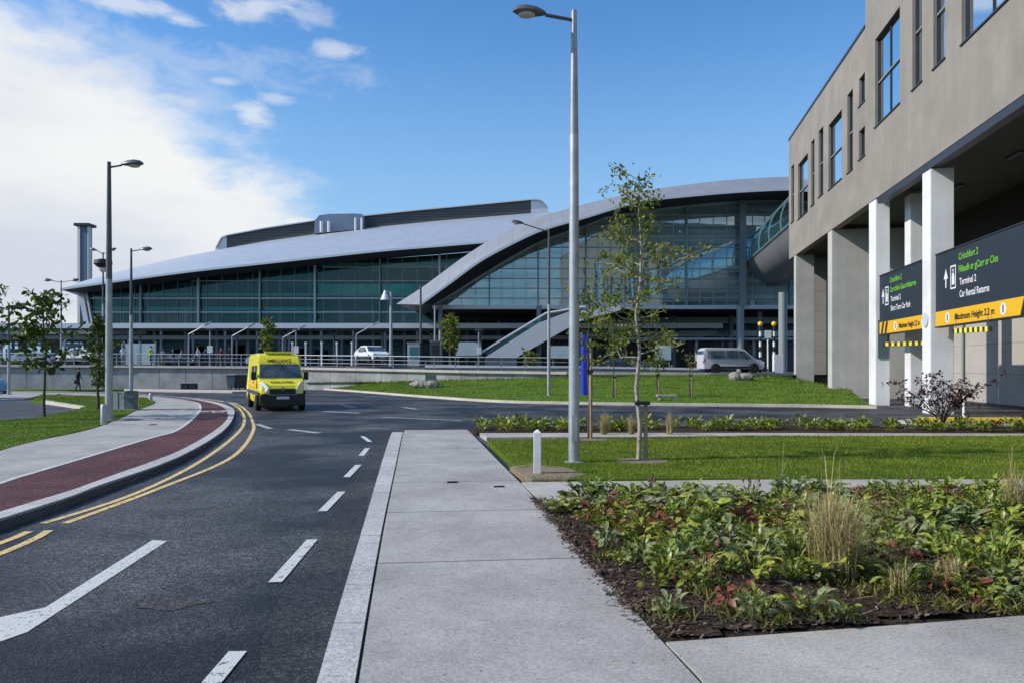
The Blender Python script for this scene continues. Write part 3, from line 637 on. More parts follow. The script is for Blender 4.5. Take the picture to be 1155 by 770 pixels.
# near lawn and left lawn
nl = [g2(549,496,ZP),g2(600,541,ZP),(4,11.95),(24,12.1),(24,19.6),(12,19.35),(6,19.4)]
poly('lawn_near', nl, ZP+0.01, M['lawn'])
ll = [(-10.6,-12),(-10.7,0)]+[g2(x,y,ZL) for x,y in ((-110,535.5),(0,507),(35,497.5),(104,482.5),(138,469.5),(156,461),(173,455),(175,452),(164.5,448),(111,446.5),(47,445),(34,451),(52,452),(94,458.5),(83,463),(35,471.5),(0,474),(-60,478),(-200,482))]+[(-60,10),(-60,-12)]
poly('lawn_left', ll, ZL+0.01, M['lawnfar'])
poly('parking_kerb', [g2(52,451,ZL),g2(94,457.5,ZL),g2(97,459,ZL),g2(50,452.6,ZL)], ZL+0.03, M['kerbwarm'])
poly('pavement_left', [g2(x,y,0.1) for x,y in ((-300,441),(-300,452),(0,449.5),(28,449),(46,444.5),(46,440.5))], 0.08, M['path'])
poly('verge_left', [g2(x,y,0.1) for x,y in ((-300,438.6),(-300,440),(75,439.6),(140,439.2),(140,438.2))], 0.12, M['lawnfar'])
poly('kerb_wall_side', [g2(x,y,0.1) for x,y in ((140,439.6),(262,441.4),(300,440.6),(338,437.4),(338,436.6),(300,439.4),(262,439.8),(140,438.3))], 0.12, M['kerbwarm'])
# planting soil (big bed, and the strip beside the far road)
bed = [g2(620,566,ZP),g2(660,628,ZP),g2(708,680,ZP),g2(750,722,ZP),g2(1155,692.5,ZP),(30,6.15),(30,10.6),(4,10.2)]
def in_poly(x,y,P):
    c = False; j = len(P)-1
    for i in range(len(P)):
        if (P[i][1]>y) != (P[j][1]>y) and x < (P[j][0]-P[i][0])*(y-P[i][1])/(P[j][1]-P[i][1])+P[i][0]: c = not c
        j = i
    return c
mb = MB(); step = 0.12
def soilz(x,y): return 0.115+0.05*noise.noise((x*1.4,y*1.4,0))+0.025*noise.noise((x*6,y*6,2))+0.0
xs = np.arange(0.2,15,step); ys = np.arange(4.6,10.6,step)
bed_in = [(p[0],p[1]) for p in bed]
vs = {}; 
for i,x in enumerate(xs):
    for j,y in enumerate(ys):
        if all(in_poly(x+dx,y+dy,bed_in) for dx,dy in ((0,0),(step,0),(0,step),(step,step))):
            mb.face([(x+dx,y+dy,soilz(x+dx,y+dy)) for dx,dy in ((0,0),(step,0),(step,step),(0,step))])
struct(mb.build('bed_soil', M['soil'], smooth=True))
poly('bed_soil_base', bed, 0.098, M['soil'])
sb = [g2(537,486.6,ZP),g2(531,481.5,ZP),(3,23.2),(9,23.4),(14.5,22.6),(20,22.6),(22,20.3),(6,20.55)]
poly('strip_soil', sb, 0.10, M['soil'])
poly('dirt_patch', [g2(x,y,ZP) for x,y in ((575,527),(600,541),(640,541),(660,535),(640,528),(600,523))], ZP+0.016, M['dirt'])
poly('dirt_patch_tree', [G(724,520,ZP).xy+Vector((math.cos(a)*0.5,math.sin(a)*0.45)) for a in [k*math.pi/8 for k in range(16)]], ZP+0.017, M['dirt'])
poly('dirt_patch_sapling', [G(667,496,ZP).xy+Vector((math.cos(a)*0.45,math.sin(a)*0.3)) for a in [k*math.pi/8 for k in range(16)]], ZP+0.017, M['dirt'])
# footway beyond the strip on the right and the yellow island
poly('footway_right', [g2(1010,473.5,0.1),g2(1100,481,0.1),(19.5,21.6),(40,21.6),(40,24.4),g2(1030,471.2,0.1)], 0.10, M['path2'])

def blades(name, polys, n, zf, h, wd, m, seed, excl=()):
    r = np.random.default_rng(seed); V = []; 
    P = polys; x0,x1 = min(p[0] for p in P),max(p[0] for p in P); y0,y1 = min(p[1] for p in P),max(p[1] for p in P)
    pts = []
    while len(pts) < n:
        x = r.uniform(x0,x1); y = r.uniform(y0,y1)
        if in_poly(x,y,P) and not any((x-e[0])**2/e[2]**2+(y-e[1])**2/e[3]**2 < r.uniform(0.5,1.1) for e in excl): pts.append((x,y))
    pts = np.array(pts); n = len(pts); z = np.array([zf(x,y) for x,y in pts]) if callable(zf) else np.full(n,zf)
    a = r.uniform(0,2*np.pi,n); hh = h*r.uniform(0.4,1.2,n); ww = wd*r.uniform(.6,1.3,n); le = r.normal(0,0.35,(n,2))*hh[:,None]
    b1 = np.c_[pts[:,0]-np.cos(a)*ww, pts[:,1]-np.sin(a)*ww, z]; b2 = np.c_[pts[:,0]+np.cos(a)*ww, pts[:,1]+np.sin(a)*ww, z]; tp = np.c_[pts+le, z+hh]
    v = np.empty((3*n,3)); v[0::3]=b1; v[1::3]=b2; v[2::3]=tp
    me = bpy.data.meshes.new(name); me.from_pydata(v.tolist(), [], np.arange(3*n).reshape(n,3).tolist()); me.materials.append(m)
    o = bpy.data.objects.new(name, me); C.objects.link(o)
    return o
p_t = G(724,520,ZP); p_b = G(612,533,ZP); p_s = G(667,496,ZP)
nv = [g2(549,496,ZP),g2(600,541,ZP),(4,11.95),(15,12.1),(15,19.5),(6,19.4)]
tag(blades('grass', nv, 75000, ZP+0.008, 0.05, 0.006, M['blade'], 1, ((p_t.x,p_t.y,0.5,0.4),(p_b.x,p_b.y,0.75,0.7),(p_s.x,p_s.y,0.45,0.3))), 'dark green mown grass of the lawn between the two cross paths', 'grass', kind='stuff')
lv = [g2(x,y,ZL) for x,y in ((-40,515),(0,506.5),(35,497.5),(104,482.5),(138,469.5),(156,461),(173,455),(164.5,448),(111,446.5),(47,445),(34,451),(52,452),(94,458.5),(83,463),(35,471.5),(0,474),(-60,478))]
tag(blades('grass', lv, 45000, ZL+0.008, 0.06, 0.009, M['bladefar'], 2), 'bright green mown grass beside the left footpath', 'grass', kind='stuff')
# bank grass
r_ = np.random.default_rng(5); V=[]; Fc=[]
for q in range(42000):
    i = int(r_.integers(0,n_-1)); k = int(r_.integers(0,rws)); s,t = r_.random(2)
    A_ = np.array(gr[i][k])*(1-s)*(1-t)+np.array(gr[i+1][k])*s*(1-t)+np.array(gr[i][k+1])*(1-s)*t+np.array(gr[i+1][k+1])*s*t
    a = r_.uniform(0,6.28); ww=0.02; hh = r_.uniform(0.03,0.10)*(2.2 if k>=rws-1 else 1)
    V += [(A_[0]-math.cos(a)*ww,A_[1]-math.sin(a)*ww,A_[2]),(A_[0]+math.cos(a)*ww,A_[1]+math.sin(a)*ww,A_[2]),(A_[0]+r_.normal(0,.02),A_[1]+r_.normal(0,.02),A_[2]+hh)]
    Fc.append((3*q,3*q+1,3*q+2))
tag(rawmesh('grass', V, Fc, M['bladefar']), 'bright green grass on the sloping bank below the railing', 'grass', kind='stuff')

# ------------------------------------------------------------------ terminal
T = thing('airport_terminal', 'large glazed airport terminal with curved silver roof and sweeping arch', 'building', (0,84,1.8))
def curve(pts, x):
    xs_ = [p[0] for p in pts]; return float(np.interp(x, xs_, [p[1] for p in pts]))
def smooth_curve(pts, xs_):
    P = resample(pts, 300); return [float(np.interp(x, P[:,0], P[:,1])) for x in xs_]
eave = [(68,327.5),(110,321.5),(160,314.5),(222,306.5),(300,298),(355,292),(430,284),(497,278.5),(560,273.5),(660,268)]
ridge = [(68,326.5),(85,320),(100,315.5),(140,304.5),(180,295.5),(240,283.5),(300,273),(360,264.5),(430,256.5),(500,249.5),(600,241.5),(660,238)]
xx = list(np.linspace(68,660,80)); ev = smooth_curve(eave,xx); rv = smooth_curve(ridge,xx)
YE, YR, YG = 102.0, 140.0, 108.0
mb = MB(); rows = []
for x,e,r0 in zip(xx,ev,rv):
    t = min(1,(x-68)/150); t = t*t*(3-2*t); yr = YE+1+(YR-YE-1)*t
    a = W(x,e-2.2,YE)
    xr = 68+(x-68)
    b = W(xr,r0,yr)
    col = []
    for k in range(9):
        s = k/8; p = a.lerp(b,s); p.z += 1.4*t*math.sin(math.pi*s)*0.6; col.append(p)
    col.append(b+Vector((0,14,-1.5))); rows.append(col)
for a,b in zip(rows[:-1],rows[1:]):
    for k in range(9): mb.face([a[k],b[k],b[k+1],a[k+1]])
mb.build('roof', M['roofm'], T, smooth=True)
mb = MB()
for i in range(79):
    a0,a1 = W(xx[i],ev[i]-2.4,YE-0.05),W(xx[i+1],ev[i+1]-2.4,YE-0.05); b0,b1 = W(xx[i],ev[i],YE-0.05),W(xx[i+1],ev[i+1],YE-0.05)
    mb.face([a0,a1,b1,b0]); mb.face([b0,b1,b1+Vector((0,0.3,0)),b0+Vector((0,.3,0))])
mb.build('fascia', M['fascia'], T)
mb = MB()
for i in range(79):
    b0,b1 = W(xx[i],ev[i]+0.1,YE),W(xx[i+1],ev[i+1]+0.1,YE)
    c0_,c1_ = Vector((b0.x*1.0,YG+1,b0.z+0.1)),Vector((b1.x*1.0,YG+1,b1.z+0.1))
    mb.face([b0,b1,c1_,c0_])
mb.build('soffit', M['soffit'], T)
# clerestory
ct = [(243,279),(246,270),(252,265.5),(300,256.5),(360,247.5),(410,242.8),(470,236.5),(540,230),(604,224),(612,226),(618,233)]
cbp = [(243,283),(300,273),(360,264.5),(430,256.5),(500,249.5),(600,241.5),(618,240)]
cx = list(np.linspace(243,618,60)); mb = MB(); mt = MB()
for i in range(59):
    x0,x1 = cx[i],cx[i+1]; t0,t1 = curve(ct,x0),curve(ct,x1); b0,b1 = curve(cbp,x0)+1,curve(cbp,x1)+1
    yb = YR-1.0
    q = (x0>=253 and x1<=604)
    (mb if q else mt).face([W(x0,t0,yb),W(x1,t1,yb),W(x1,b1,yb),W(x0,b0,yb)])
    mt.face([W(x0,t0,yb-0.4),W(x1,t1,yb-0.4),W(x1,t1,yb-0.4)+Vector((0,12,0.2)),W(x0,t0,yb-0.4)+Vector((0,12,0.2))])
    mt.face([W(x0,t0,yb-0.4),W(x1,t1,yb-0.4),W(x1,t1+1.3,yb-0.4),W(x0,t0+1.3,yb-0.4)])
    mt.face([W(x0,b0-1.8,yb-0.3),W(x1,b1-1.8,yb-0.3),W(x1,b1,yb-0.3),W(x0,b0,yb-0.3)])
mb.build('clerestory', M['louvre'], T); mt.build('clerestory_trim', M['fascia'], T)
# plant enclosure with vents
mb = MB(); box = [(354,264),(355,249),(360,243),(372,241.5),(400,241),(408,241.5),(410,246),(410,258)]
f_ = [W(x,y,YR-4) for x,y in box]; b_ = [p+Vector((0,4,0)) for p in f_]
k=len(f_); mb.add(f_+b_, [tuple(range(k))]+[(i,(i+1)%k,(i+1)%k+k,i+k) for i in range(k)])
mb.build('plant_enclosure', mat('plant_box',(0.20,0.24,0.32),0.4,0.5,var=0.15,scale=0.4), T)
for px,w_ in ((362.5,3.4),(371,3.4),(401,2.4),(408,2.4)):
    a = W(px,262,YR-5.0); b = W(px,246 if px>390 else 250,YR-5.0); mb = MB(); mb.tube([a,b],w_/F*YR*0.5,10); mb.build('vent', M['whitep'], T, smooth=True)
# wing glazing in bays
bays = [98,160,225,294,356,429,496,562,640]
zb = W(300,365.5,YG).z
zfl = [zb, 0,0,0]
def topz(px): 
    e = curve(list(zip(xx,ev)),px); p = W(px,e,YE); return p.z-0.15
def x_at(px): return (px-HX)/F*YG
for j,(p0,p1) in enumerate(zip(bays[:-1],bays[1:])):
    nn = 8; V_=[]
    xs_ = [x_at(p0+(p1-p0)*k/nn) for k in range(nn+1)]
    tz = [topz(p0+(p1-p0)*k/nn) for k in range(nn+1)]
    mb = MB()
    for k in range(nn): mb.face([(xs_[k]+0.0,YG,zb),(xs_[k+1],YG,zb),(xs_[k+1],YG,tz[k+1]),(xs_[k],YG,tz[k])])
    wn = mb.build('window', M['tglass'], T)
    fr = MB()
    for k in range(1,nn,2): fr.box((xs_[k],YG-0.08,(zb+tz[k])/2),(0.07,0.10,tz[k]-zb))
    fr.build('frame', M['mull'], wn); fr = MB()
    for h in (1.7,3.7,6.2,8.2,10.4,12.4):
        for k in range(nn):
            if zb+h < min(tz[k],tz[k+1])-0.3: fr.beam((xs_[k],YG-0.16,zb+h),(xs_[k+1],YG-0.16,zb+h),0.16,0.10 if h not in (1.7,3.7) else 0.22)
    fr.build('transom', M['transom'], wn)
    mb = MB(); tz0 = topz(p0); mb.box((x_at(p0),YG-0.35,(zb+tz0)/2),(0.30 if j%2==0 else 0.16,0.4,tz0-zb)); mb.build('mullion', M['transom'] if j!=5 else M['mull'], T)
    for h_,t_ in ((3.0,0.9),(7.0,1.2),(11.2,1.5)):  # dark boxes added to make black bands behind the glass
        if zb+h_+t_ < min(tz): mb = MB(); mb.box(((xs_[0]+xs_[-1])/2,YG+0.55,zb+h_),(xs_[-1]-xs_[0]-0.3,0.08,t_)); mb.build('dark_band', M['dark_void'], T)
    # coloured spandrel behind the glass of some bays
    if j in (4,5,6,7): 
        mb = MB(); mb.box(((xs_[0]+xs_[-1])/2,YG+0.5,zb+5.0),(xs_[-1]-xs_[0]-0.5,0.1,1.7)); mb.build('spandrel', M['spandrel'], T)
    if j in (0,1,2,3):
        mb = MB(); mb.box(((xs_[0]+xs_[-1])/2,YG+0.9,zb+2.4),(xs_[-1]-xs_[0]-0.5,0.1,0.7)); mb.build('spandrel', M['spandrel'], T)
X0,X1 = x_at(100),x_at(645)
mb = MB()
for h in (0,4.4,8.8): 
    xl = X0+ (2 if h<8 else 22)
    mb.box(((xl+X1)/2,YG+1.9,zb+h-0.1),(X1-xl,3.0,0.40))
mb.build('floor_slab', M['slab'], T)
mb = MB()
for i in range(50):
    a,b = 100+545*i/50,100+545*(i+1)/50
    mb.face([(x_at(a),YG+3.5,zb-8),(x_at(b),YG+3.5,zb-8),(x_at(b),YG+3.5,topz(b)+0.03),(x_at(a),YG+3.5,topz(a)+0.03)])
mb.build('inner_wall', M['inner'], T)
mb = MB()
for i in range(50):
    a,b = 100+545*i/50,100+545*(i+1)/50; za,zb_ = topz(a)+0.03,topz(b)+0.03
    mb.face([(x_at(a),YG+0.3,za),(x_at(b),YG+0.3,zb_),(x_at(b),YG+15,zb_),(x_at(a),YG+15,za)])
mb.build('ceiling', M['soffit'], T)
for px in range(130,640,36):
    mb = MB(); x = x_at(px); mb.tube([(x,YG+2.2,1.8),(x,YG+2.2,topz(px)-0.5)],0.25,8); mb.build('column', M['t_col'], T, smooth=True)
# left end: slanted end column and side wall
mb = MB(); mb.beam(W(99,366,YG-0.3),W(91.5,325,YG-0.3),0.7); mb.beam(W(104,366,YG-0.5),W(97,326,YG-0.5),0.25)
mb.build('end_column', M['fascia'], T)
mb = MB(); a = W(98,366,YG); b = W(92,325,YG); mb.face([a,b,b+Vector((1.5,14,1)),a+Vector((1.5,14,0))]); mb.build('side_wall', M['inner'], T)
# street level shopfront and canopies of the wing
mb = MB(); mb.box((-18,YG+4,4.6),(150,0.3,7.0)); mb.build('shopfront', M['shop'], T)
for k in range(26):
    x = -78+k*4.6
    mb = MB(); mb.box((x,YG-1,4.6),(0.30,0.3,6.4)); mb.build('column', M['t_col'], T)
mb = MB()
rr = random.Random(3); SW = mat('shop_window',(0.10,0.14,0.15),0.3,col2=(0.30,0.36,0.38),scale=0.3)
for k in range(40):
    x = -75+k*3.1; 
    if rr.random()<0.6: mb = MB(); mb.box((x,YG+3.6,3.1+rr.uniform(0,1.2)),(rr.uniform(1.2,2.4),0.2,rr.uniform(1.0,2.4))); mb.build('shop_window', SW, T)
mb = MB(); mb.box((x_at(305),YG-0.9,zb-0.5),(x_at(640)-x_at(-30),1.2,0.8)); mb.build('floor_band', M['fascia'], T)

# arch
otop = [(447,343),(480,321.5),(520,292),(560,266.5),(600,248),(640,236),(680,225.5),(720,216.5),(760,210.5),(800,205.5),(840,202),(890,199.5),(930,200),(980,203)]
olow = [(474,343.8),(508,319),(545,292.5),(594,267),(620,257),(662,245),(703,232.5),(733,226),(780,221),(834,216.5),(888,214),(930,214.5),(980,217)]
gtop = [(488,343.8),(512,330),(542,311),(605,274.5),(662,253.5),(683,245.5),(733,237),(800,229.5),(834,227),(888,226),(930,227),(980,230)]
na = 90; ta = np.linspace(0,1,na)
def rs(pts): return resample(pts, na)
# match by common x so that strips stay straight across
xo = np.linspace(0,1,na)
O = rs(otop); Lw = rs(olow); Gt = rs(gtop)
YA, YB, YC = 77.0, 82.0, 83.5
mb = MB()
for i in range(na-1):
    o0,o1 = W(*O[i],YB),W(*O[i+1],YB); l0,l1 = W(*Lw[i],YA),W(*Lw[i+1],YA)
    mb.face([l0,l1,o1,o0])
    mb.face([o0,o1,o1+Vector((0,45,1.0)),o0+Vector((0,45,1.0))])
mb.build('arch_roof', M['archm'], T, smooth=True)
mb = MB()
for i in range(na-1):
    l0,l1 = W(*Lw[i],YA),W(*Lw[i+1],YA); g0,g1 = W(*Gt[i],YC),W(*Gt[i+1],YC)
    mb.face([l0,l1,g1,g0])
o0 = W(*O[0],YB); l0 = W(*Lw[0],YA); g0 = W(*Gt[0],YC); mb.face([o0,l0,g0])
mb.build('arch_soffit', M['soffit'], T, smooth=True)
mb = MB()
for i in range(na-1): mb.beam(W(*Lw[i],YA-0.05),W(*Lw[i+1],YA-0.05),0.12,0.22)
mb.build('arch_edge', M['fascia'], T)
mb = MB()
for i in range(na-1): mb.beam(W(*Gt[i],YC-0.1)-Vector((0,0,0.1)),W(*Gt[i+1],YC-0.1)-Vector((0,0,.1)),0.2,0.22)
mb.build('arch_frame', M['transom'], T)
ab = [490,552,607,661,716,774,835,890,960]; zt0 = W(600,345.5,YC).z
gl = lambda px: curve(gtop,px)
Xc = lambda px: (px-HX)/F*YC
for j,(p0,p1) in enumerate(zip(ab[:-1],ab[1:])):
    nn = 8; mb = MB(); fr = MB(); q = [p0+(p1-p0)*k/nn for k in range(nn+1)]
    tz = [W(p,gl(p),YC).z-0.15 for p in q]
    for k in range(nn):
        mb.face([(Xc(q[k]),YC,zt0),(Xc(q[k+1]),YC,zt0),(Xc(q[k+1]),YC,tz[k+1]),(Xc(q[k]),YC,tz[k])])
        for h in (0.9,2.0,3.1,4.2,5.4,6.6,7.8,9.0,10.2):
            if zt0+h < min(tz[k],tz[k+1])-0.1: fr.beam((Xc(q[k]),YC-0.12,zt0+h),(Xc(q[k+1]),YC-0.12,zt0+h),0.14,0.09)
    for kk in (2,4,6):
        if tz[kk]>zt0+0.6: fr.box((Xc(q[kk]),YC-0.07,(zt0+tz[kk])/2),(0.05,0.08,tz[kk]-zt0))
    wn = mb.build('arch_window', M['aglass'], T); fr.build('frame', M['transom'], wn)
    if j: 
        mb = MB(); w_ = 0.7 if p0==835 else 0.16
        mb.box((Xc(p0),YC-0.3 if w_<.5 else YC-0.9,(zt0+tz[0])/2),(w_,0.3,tz[0]-zt0)); mb.build('mullion', M['t_col'] if w_>.5 else M['mull'], T)
mb = MB(); mb.box(((Xc(488)+Xc(960))/2,YC-0.25,zt0-0.15),(Xc(960)-Xc(488),0.7,0.42)); mb.build('bottom_beam', M['fascia'], T)
mb = MB(); mb.box(((Xc(488)+Xc(960))/2,YC+9,zt0-0.3),(Xc(960)-Xc(488),17,0.3)); mb.build('hall_floor', M['soffit'], T)
# hall interior: back wall, galleries, escalator
mb = MB(); q = np.linspace(500,960,40)
for a,b in zip(q[:-1],q[1:]):
    mb.face([((a-HX)/F*YC,YC+7,zt0),((b-HX)/F*YC,YC+7,zt0),((b-HX)/F*YC,YC+7,W(b,gl(b),YC).z-0.4),((a-HX)/F*YC,YC+7,W(a,gl(a),YC).z-0.4)])
mb.build('hall_back_wall', M['inner_refl'], T)
mb = MB()
for h,a_,b_2 in ((3.6,600,960),(6.8,680,960),(9.6,760,960)): mb.box(((Xc(a_)+Xc(b_2))/2,YC+4.5,zt0+h),(Xc(b_2)-Xc(a_),4,0.30))
mb.build('gallery', M['whitep'], T)
mb = MB(); q = np.linspace(500,960,40)
for a,b in zip(q[:-1],q[1:]):
    za,zb2 = W(a,gl(a),YC).z-0.05,W(b,gl(b),YC).z-0.05
    mb.face([(Xc(a),YC+0.2,za),(Xc(b),YC+.2,zb2),(Xc(b),YC+7,zb2),(Xc(a),YC+7,za)])
mb.build('hall_ceiling', M['whitep'], T)
mb = MB(); mb.beam((Xc(785),YC+3,zt0+1.2),(Xc(830),YC+3,zt0+6.2),1.2,1.2); mb.beam((Xc(775),YC+3,zt0+1.0),(Xc(800),YC+3,zt0+1.0),1.2,0.8); mb.build('escalator', M['frame_dark'], T)
# columns below the hall and the dark concourse behind
for px,w_,yt,yd in ((497,0.45,345,82),(608,0.55,345,81),(835,0.8,345,80.5),(857,0.55,345,86),(883,0.9,330,79),(824,0.6,345,92),(760,0.5,345,92),(700,0.5,345,92)):
    a = W(px,yt,yd); mb = MB(); mb.tube([(a.x,yd,1.3),(a.x,yd,max(a.z,zt0-0.4))],w_/2,12); mb.build('column', M['t_col'], T, smooth=True)
mb = MB(); mb.box((28,98,5),(48,0.3,8)); mb.build('concourse_wall', M['shop'], T)
mb = MB(); mb.box((29,93,6.1),(40,0.3,0.7)); mb.box((31,95,7.9),(36,0.3,0.9)); mb.build('concourse_band', M['transom'], T)
mb = MB(); mb.box((24.5,84.2,5.0),(26,5.5,0.25)); mb.build('concourse_canopy', M['canopy'], T)
for k in range(4):
    mb = MB(); mb.box((14+k*6.3,82,3.2),(0.3,0.3,3.7)); mb.build('column', M['t_col'], T)
# link tube at the right
a = Vector((29.9,85.5,14.4)); b = Vector((25.4,58.9,14.1)); mb = MB(); mg = MB(); mk = MB(); nseg = 14; nr = 28
def ringp(i,k):
    t = i/nseg; c_ = a.lerp(b,t); rv_ = 3.3; ra = 2*math.pi*k/nr
    d_ = (b-a); d_.z = 0; d_.normalize(); u_ = Vector((d_.y,-d_.x,0)); 
    return c_+u_*math.cos(ra)*3.3+Vector((0,0,1))*math.sin(ra)*rv_
for i in range(nseg):
    for k in range(nr):
        ang = (360*(k+0.5)/nr)%360
        tgt = mg if (ang < 38 or ang > 346) else (mb if ang >= 180 else mk)
        tgt.face([ringp(i,k),ringp(i+1,k),ringp(i+1,k+1),ringp(i,k+1)])
mb.face([ringp(0,k) for k in range(nr)])
mb.build('link_belly', M['belly'], T, smooth=True); mg.build('link_window', M['tglass'], T, smooth=True); mk.build('link_roof', M['archm'], T, smooth=True)
mb = MB()
for i in range(0,nseg+1,3):
    for k in (-1,0,1,2): mb.beam(ringp(i,k)*1.0,ringp(i,k+1)*1.0,0.12,0.12)
for k in (27,3): mb.tube([ringp(i,k) for i in range(nseg+1)],0.12,6)
mb.build('link_frame', M['mull'], T)
# escalator stair outside the hall
st = thing('covered_staircase', 'pale grey covered staircase climbing to the right beneath the arch', 'staircase', (0,78,1.9))
def slab_poly(pxs, Y0, Y1, m, name, par):
    f_ = [W(x,y,Y0) for x,y in pxs]; b_ = [p+Vector((0,Y1-Y0,0)) for p in f_]; k = len(f_); mb = MB()
    mb.add(f_+b_, [tuple(range(k)),tuple(reversed(range(k,2*k)))]+[(i,(i+1)%k,(i+1)%k+k,i+k) for i in range(k)]); return mb.build(name, m, par)
slab_poly([(547,402.5),(608,364),(640,352),(700,345),(700,350),(655,362),(583,402.5)],78,80.2,M['fascia'],'side_panel',st)
slab_poly([(543,400),(614,357),(640,350.5),(608,363.2),(550,399.5)],78.5,78.6,M['tglass'],'balustrade_glass',st)
mb = MB(); mb.tube([W(540,399,78.2),W(616,353.5,78.2),W(660,346,78.2)],0.14,8); mb.build('handrail', M['fascia'], st, smooth=True)
slab_poly([(547,403),(583,403),(583,414),(547,414)],78.4,80,M['t_col'],'base',st)

# roadside canopy
cp = thing('roadside_canopy', 'long low grey canopy roof over the set-down road before the terminal', 'canopy', (-25,90,2))
z1 = W(300,367,92).z
mb = MB(); mb.box((-30,93,z1-0.2),(110,9,0.45)); mb.build('canopy_roof', M['canopy'], cp)
mb = MB(); mb.box((-30,88.4,z1-0.25),(110,0.25,0.6)); mb.box((-30,97,z1-1.3),(110,0.3,0.5)); mb.build('fascia', M['fascia'], cp)
for k in range(19):
    mb = MB(); x = -82+k*6.0; mb.tube([(x,92,1.7),(x,92,z1-1.1),(x+1.1,92,z1-0.3)],0.14,8); mb.tube([(x,92,z1-1.1),(x-1.1,92,z1-.3)],0.09,6); mb.build('column', M['steel'], cp, smooth=True)

# low building far left
lb = thing('low_building', 'long low flat-roofed building left of the terminal glass', 'building', (-75,112,2))
mb = MB(); mb.box((-88,118,4.2),(62,12,4.6)); mb.build('wall', mat('low_wall',(0.05,0.06,0.09),0.6,col2=(0.16,0.18,0.22),scale=0.3), lb)
mb = MB(); mb.box((-87,117,7.2),(66,14,0.9)); mb.build('roof', M['canopy'], lb)
for k in range(12):
    mb = MB(); mb.box((-115+k*4.9,111.8,4.3),(3.4,0.15,2.6)); mb.build('window', M['cpglass'], lb)
# chimney tower behind the roof
tw = thing('tower', 'slim pale tower with dark flat cap rising behind the roof', 'tower', (W(96,400,190).x,190,2))
a = W(96,400,190); hz_ = W(96,256,190).z
mb = MB(); mb.box((a.x+0.3,190,hz_/2),(1.9,2.0,hz_)); mb.build('shaft', M['tower_d'], tw)
mb = MB(); mb.box((a.x-1.0,189.6,hz_/2),(0.66,1.5,hz_)); mb.box((a.x+1.35,189.6,hz_/2),(0.2,1.5,hz_)); mb.build('side_shaft', M['tower_l'], tw)
mb = MB(); mb.box((a.x,190,hz_+0.3),(4.0,3.6,0.7)); mb.build('cap', M['frame_dark'], tw, bevel=0.1)

# ------------------------------------------------------------------ car park building on the right
A0 = 12.01; K = 0.1673; cs = math.cos(math.atan(K)); sn = math.sin(math.atan(K))
DIR = Vector((sn,cs,0)); NIN = Vector((cs,-sn,0))
def FP(Y, z, t=0.0):      # point on the facade line at depth Y, t metres inside
    return Vector((A0+K*Y, Y, z)) + NIN*t
def fY(px): return A0/((px-HX)/F-K)
def fz(px,py): return CH+(HY-py)*fY(px)/F
B = thing('car_park_building', 'taupe rendered car park building raised on pale fins at right', 'building', (18,40,0))
def fbox(mb, Ya, Yb, z0, z1, t0, t1):
    vs = [FP(Y,z,t) for Y in (Ya,Yb) for z in (z0,z1) for t in (t0,t1)]
    mb.add(vs, [(0,1,3,2),(4,6,7,5),(0,4,5,1),(2,3,7,6),(0,2,6,4),(1,5,7,3)]); return mb
ZS = 10.36; ZT1 = 19.7; ZT2 = 27.0; YS = 39.1
wins = []   # (Y far, Y near, z0, z1)
def win(pl, pr, pt, pb, ref='r'):
    rp_ = pr if ref=='r' else pl
    wins.append([fY(pl), fY(pr), fz(rp_,pb), fz(rp_,pt)])
win(892.3,895.6,189,252,'l'); win(900,911.2,172.5,238); win(914.8,918.6,161,233,'l'); win(923.3,928.6,149,223,'l')
win(934.5,949.5,123.4,201); win(955.7,962,108,196,'l'); win(968.8,975.6,90,121,'l'); win(968.8,975.6,149,181,'l')
win(987,1015,7,116); win(1029,1040,-40,91); win(1052.6,1066,-60,65)
wins.append([fY(1084.6), fY(1150), fz(1084.6,50.6), 22.5])
wins.append([18.5, 15.5, fz(1029,103.6), 21.5]); wins.append([12, 6, 14, 22.5])
for w_ in wins: w_[3] = min(w_[3], 22.8)
# facade as panels around the openings
ycuts = sorted(set([58.7, YS, -6.0]+[w_[0] for w_ in wins]+[w_[1] for w_ in wins]))
mb = MB()
for a,b in zip(ycuts[:-1],ycuts[1:]):
    mid = (a+b)/2; top = ZT1 if mid > YS else ZT2
    hs = sorted([(w_[2],w_[3]) for w_ in wins if w_[1] < mid < w_[0]]); z = ZS
    for h0,h1 in hs:
        fbox(mb,a,b,z,h0,0,0.45); z = h1
    fbox(mb,a,b,z,top,0,0.45)
mb.build('facade', M['taupe'], B)
mb = MB(); fbox(mb,58.7,58.3,ZS,ZT1,0.45,25); mb.build('end_wall', M['taupe'], B)
mb = MB(); fbox(mb,YS+0.02,YS-0.4,ZT1,ZT2,0.45,25); mb.build('step_wall', M['taupe'], B)
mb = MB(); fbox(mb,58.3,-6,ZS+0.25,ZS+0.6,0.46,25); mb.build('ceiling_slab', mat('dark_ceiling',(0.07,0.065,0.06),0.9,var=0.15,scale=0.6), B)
mb = MB(); fbox(mb,58.75,YS,ZT1,ZT1+0.16,-0.05,0.6); fbox(mb,YS,-6,ZT2,ZT2+.16,-.05,.6); mb.build('parapet_coping', M['coping'], B)
mb = MB(); fbox(mb,58.3,YS,ZT1-0.5,ZT1-0.3,0.46,25); fbox(mb,YS,-6,ZT2-0.5,ZT2-.3,0.46,25); mb.build('roof', M['coping'], B)
mb = MB(); fbox(mb,37.2,-6,ZS-0.32,ZS-0.01,0.02,0.4); mb.build('edge_beam', M['coping'], B)
mb = MB(); fbox(mb,57.5,-5,ZS+0.6,ZT1-0.6,3.2,3.4); mb.build('inner_partition', M['dark_void'], B)
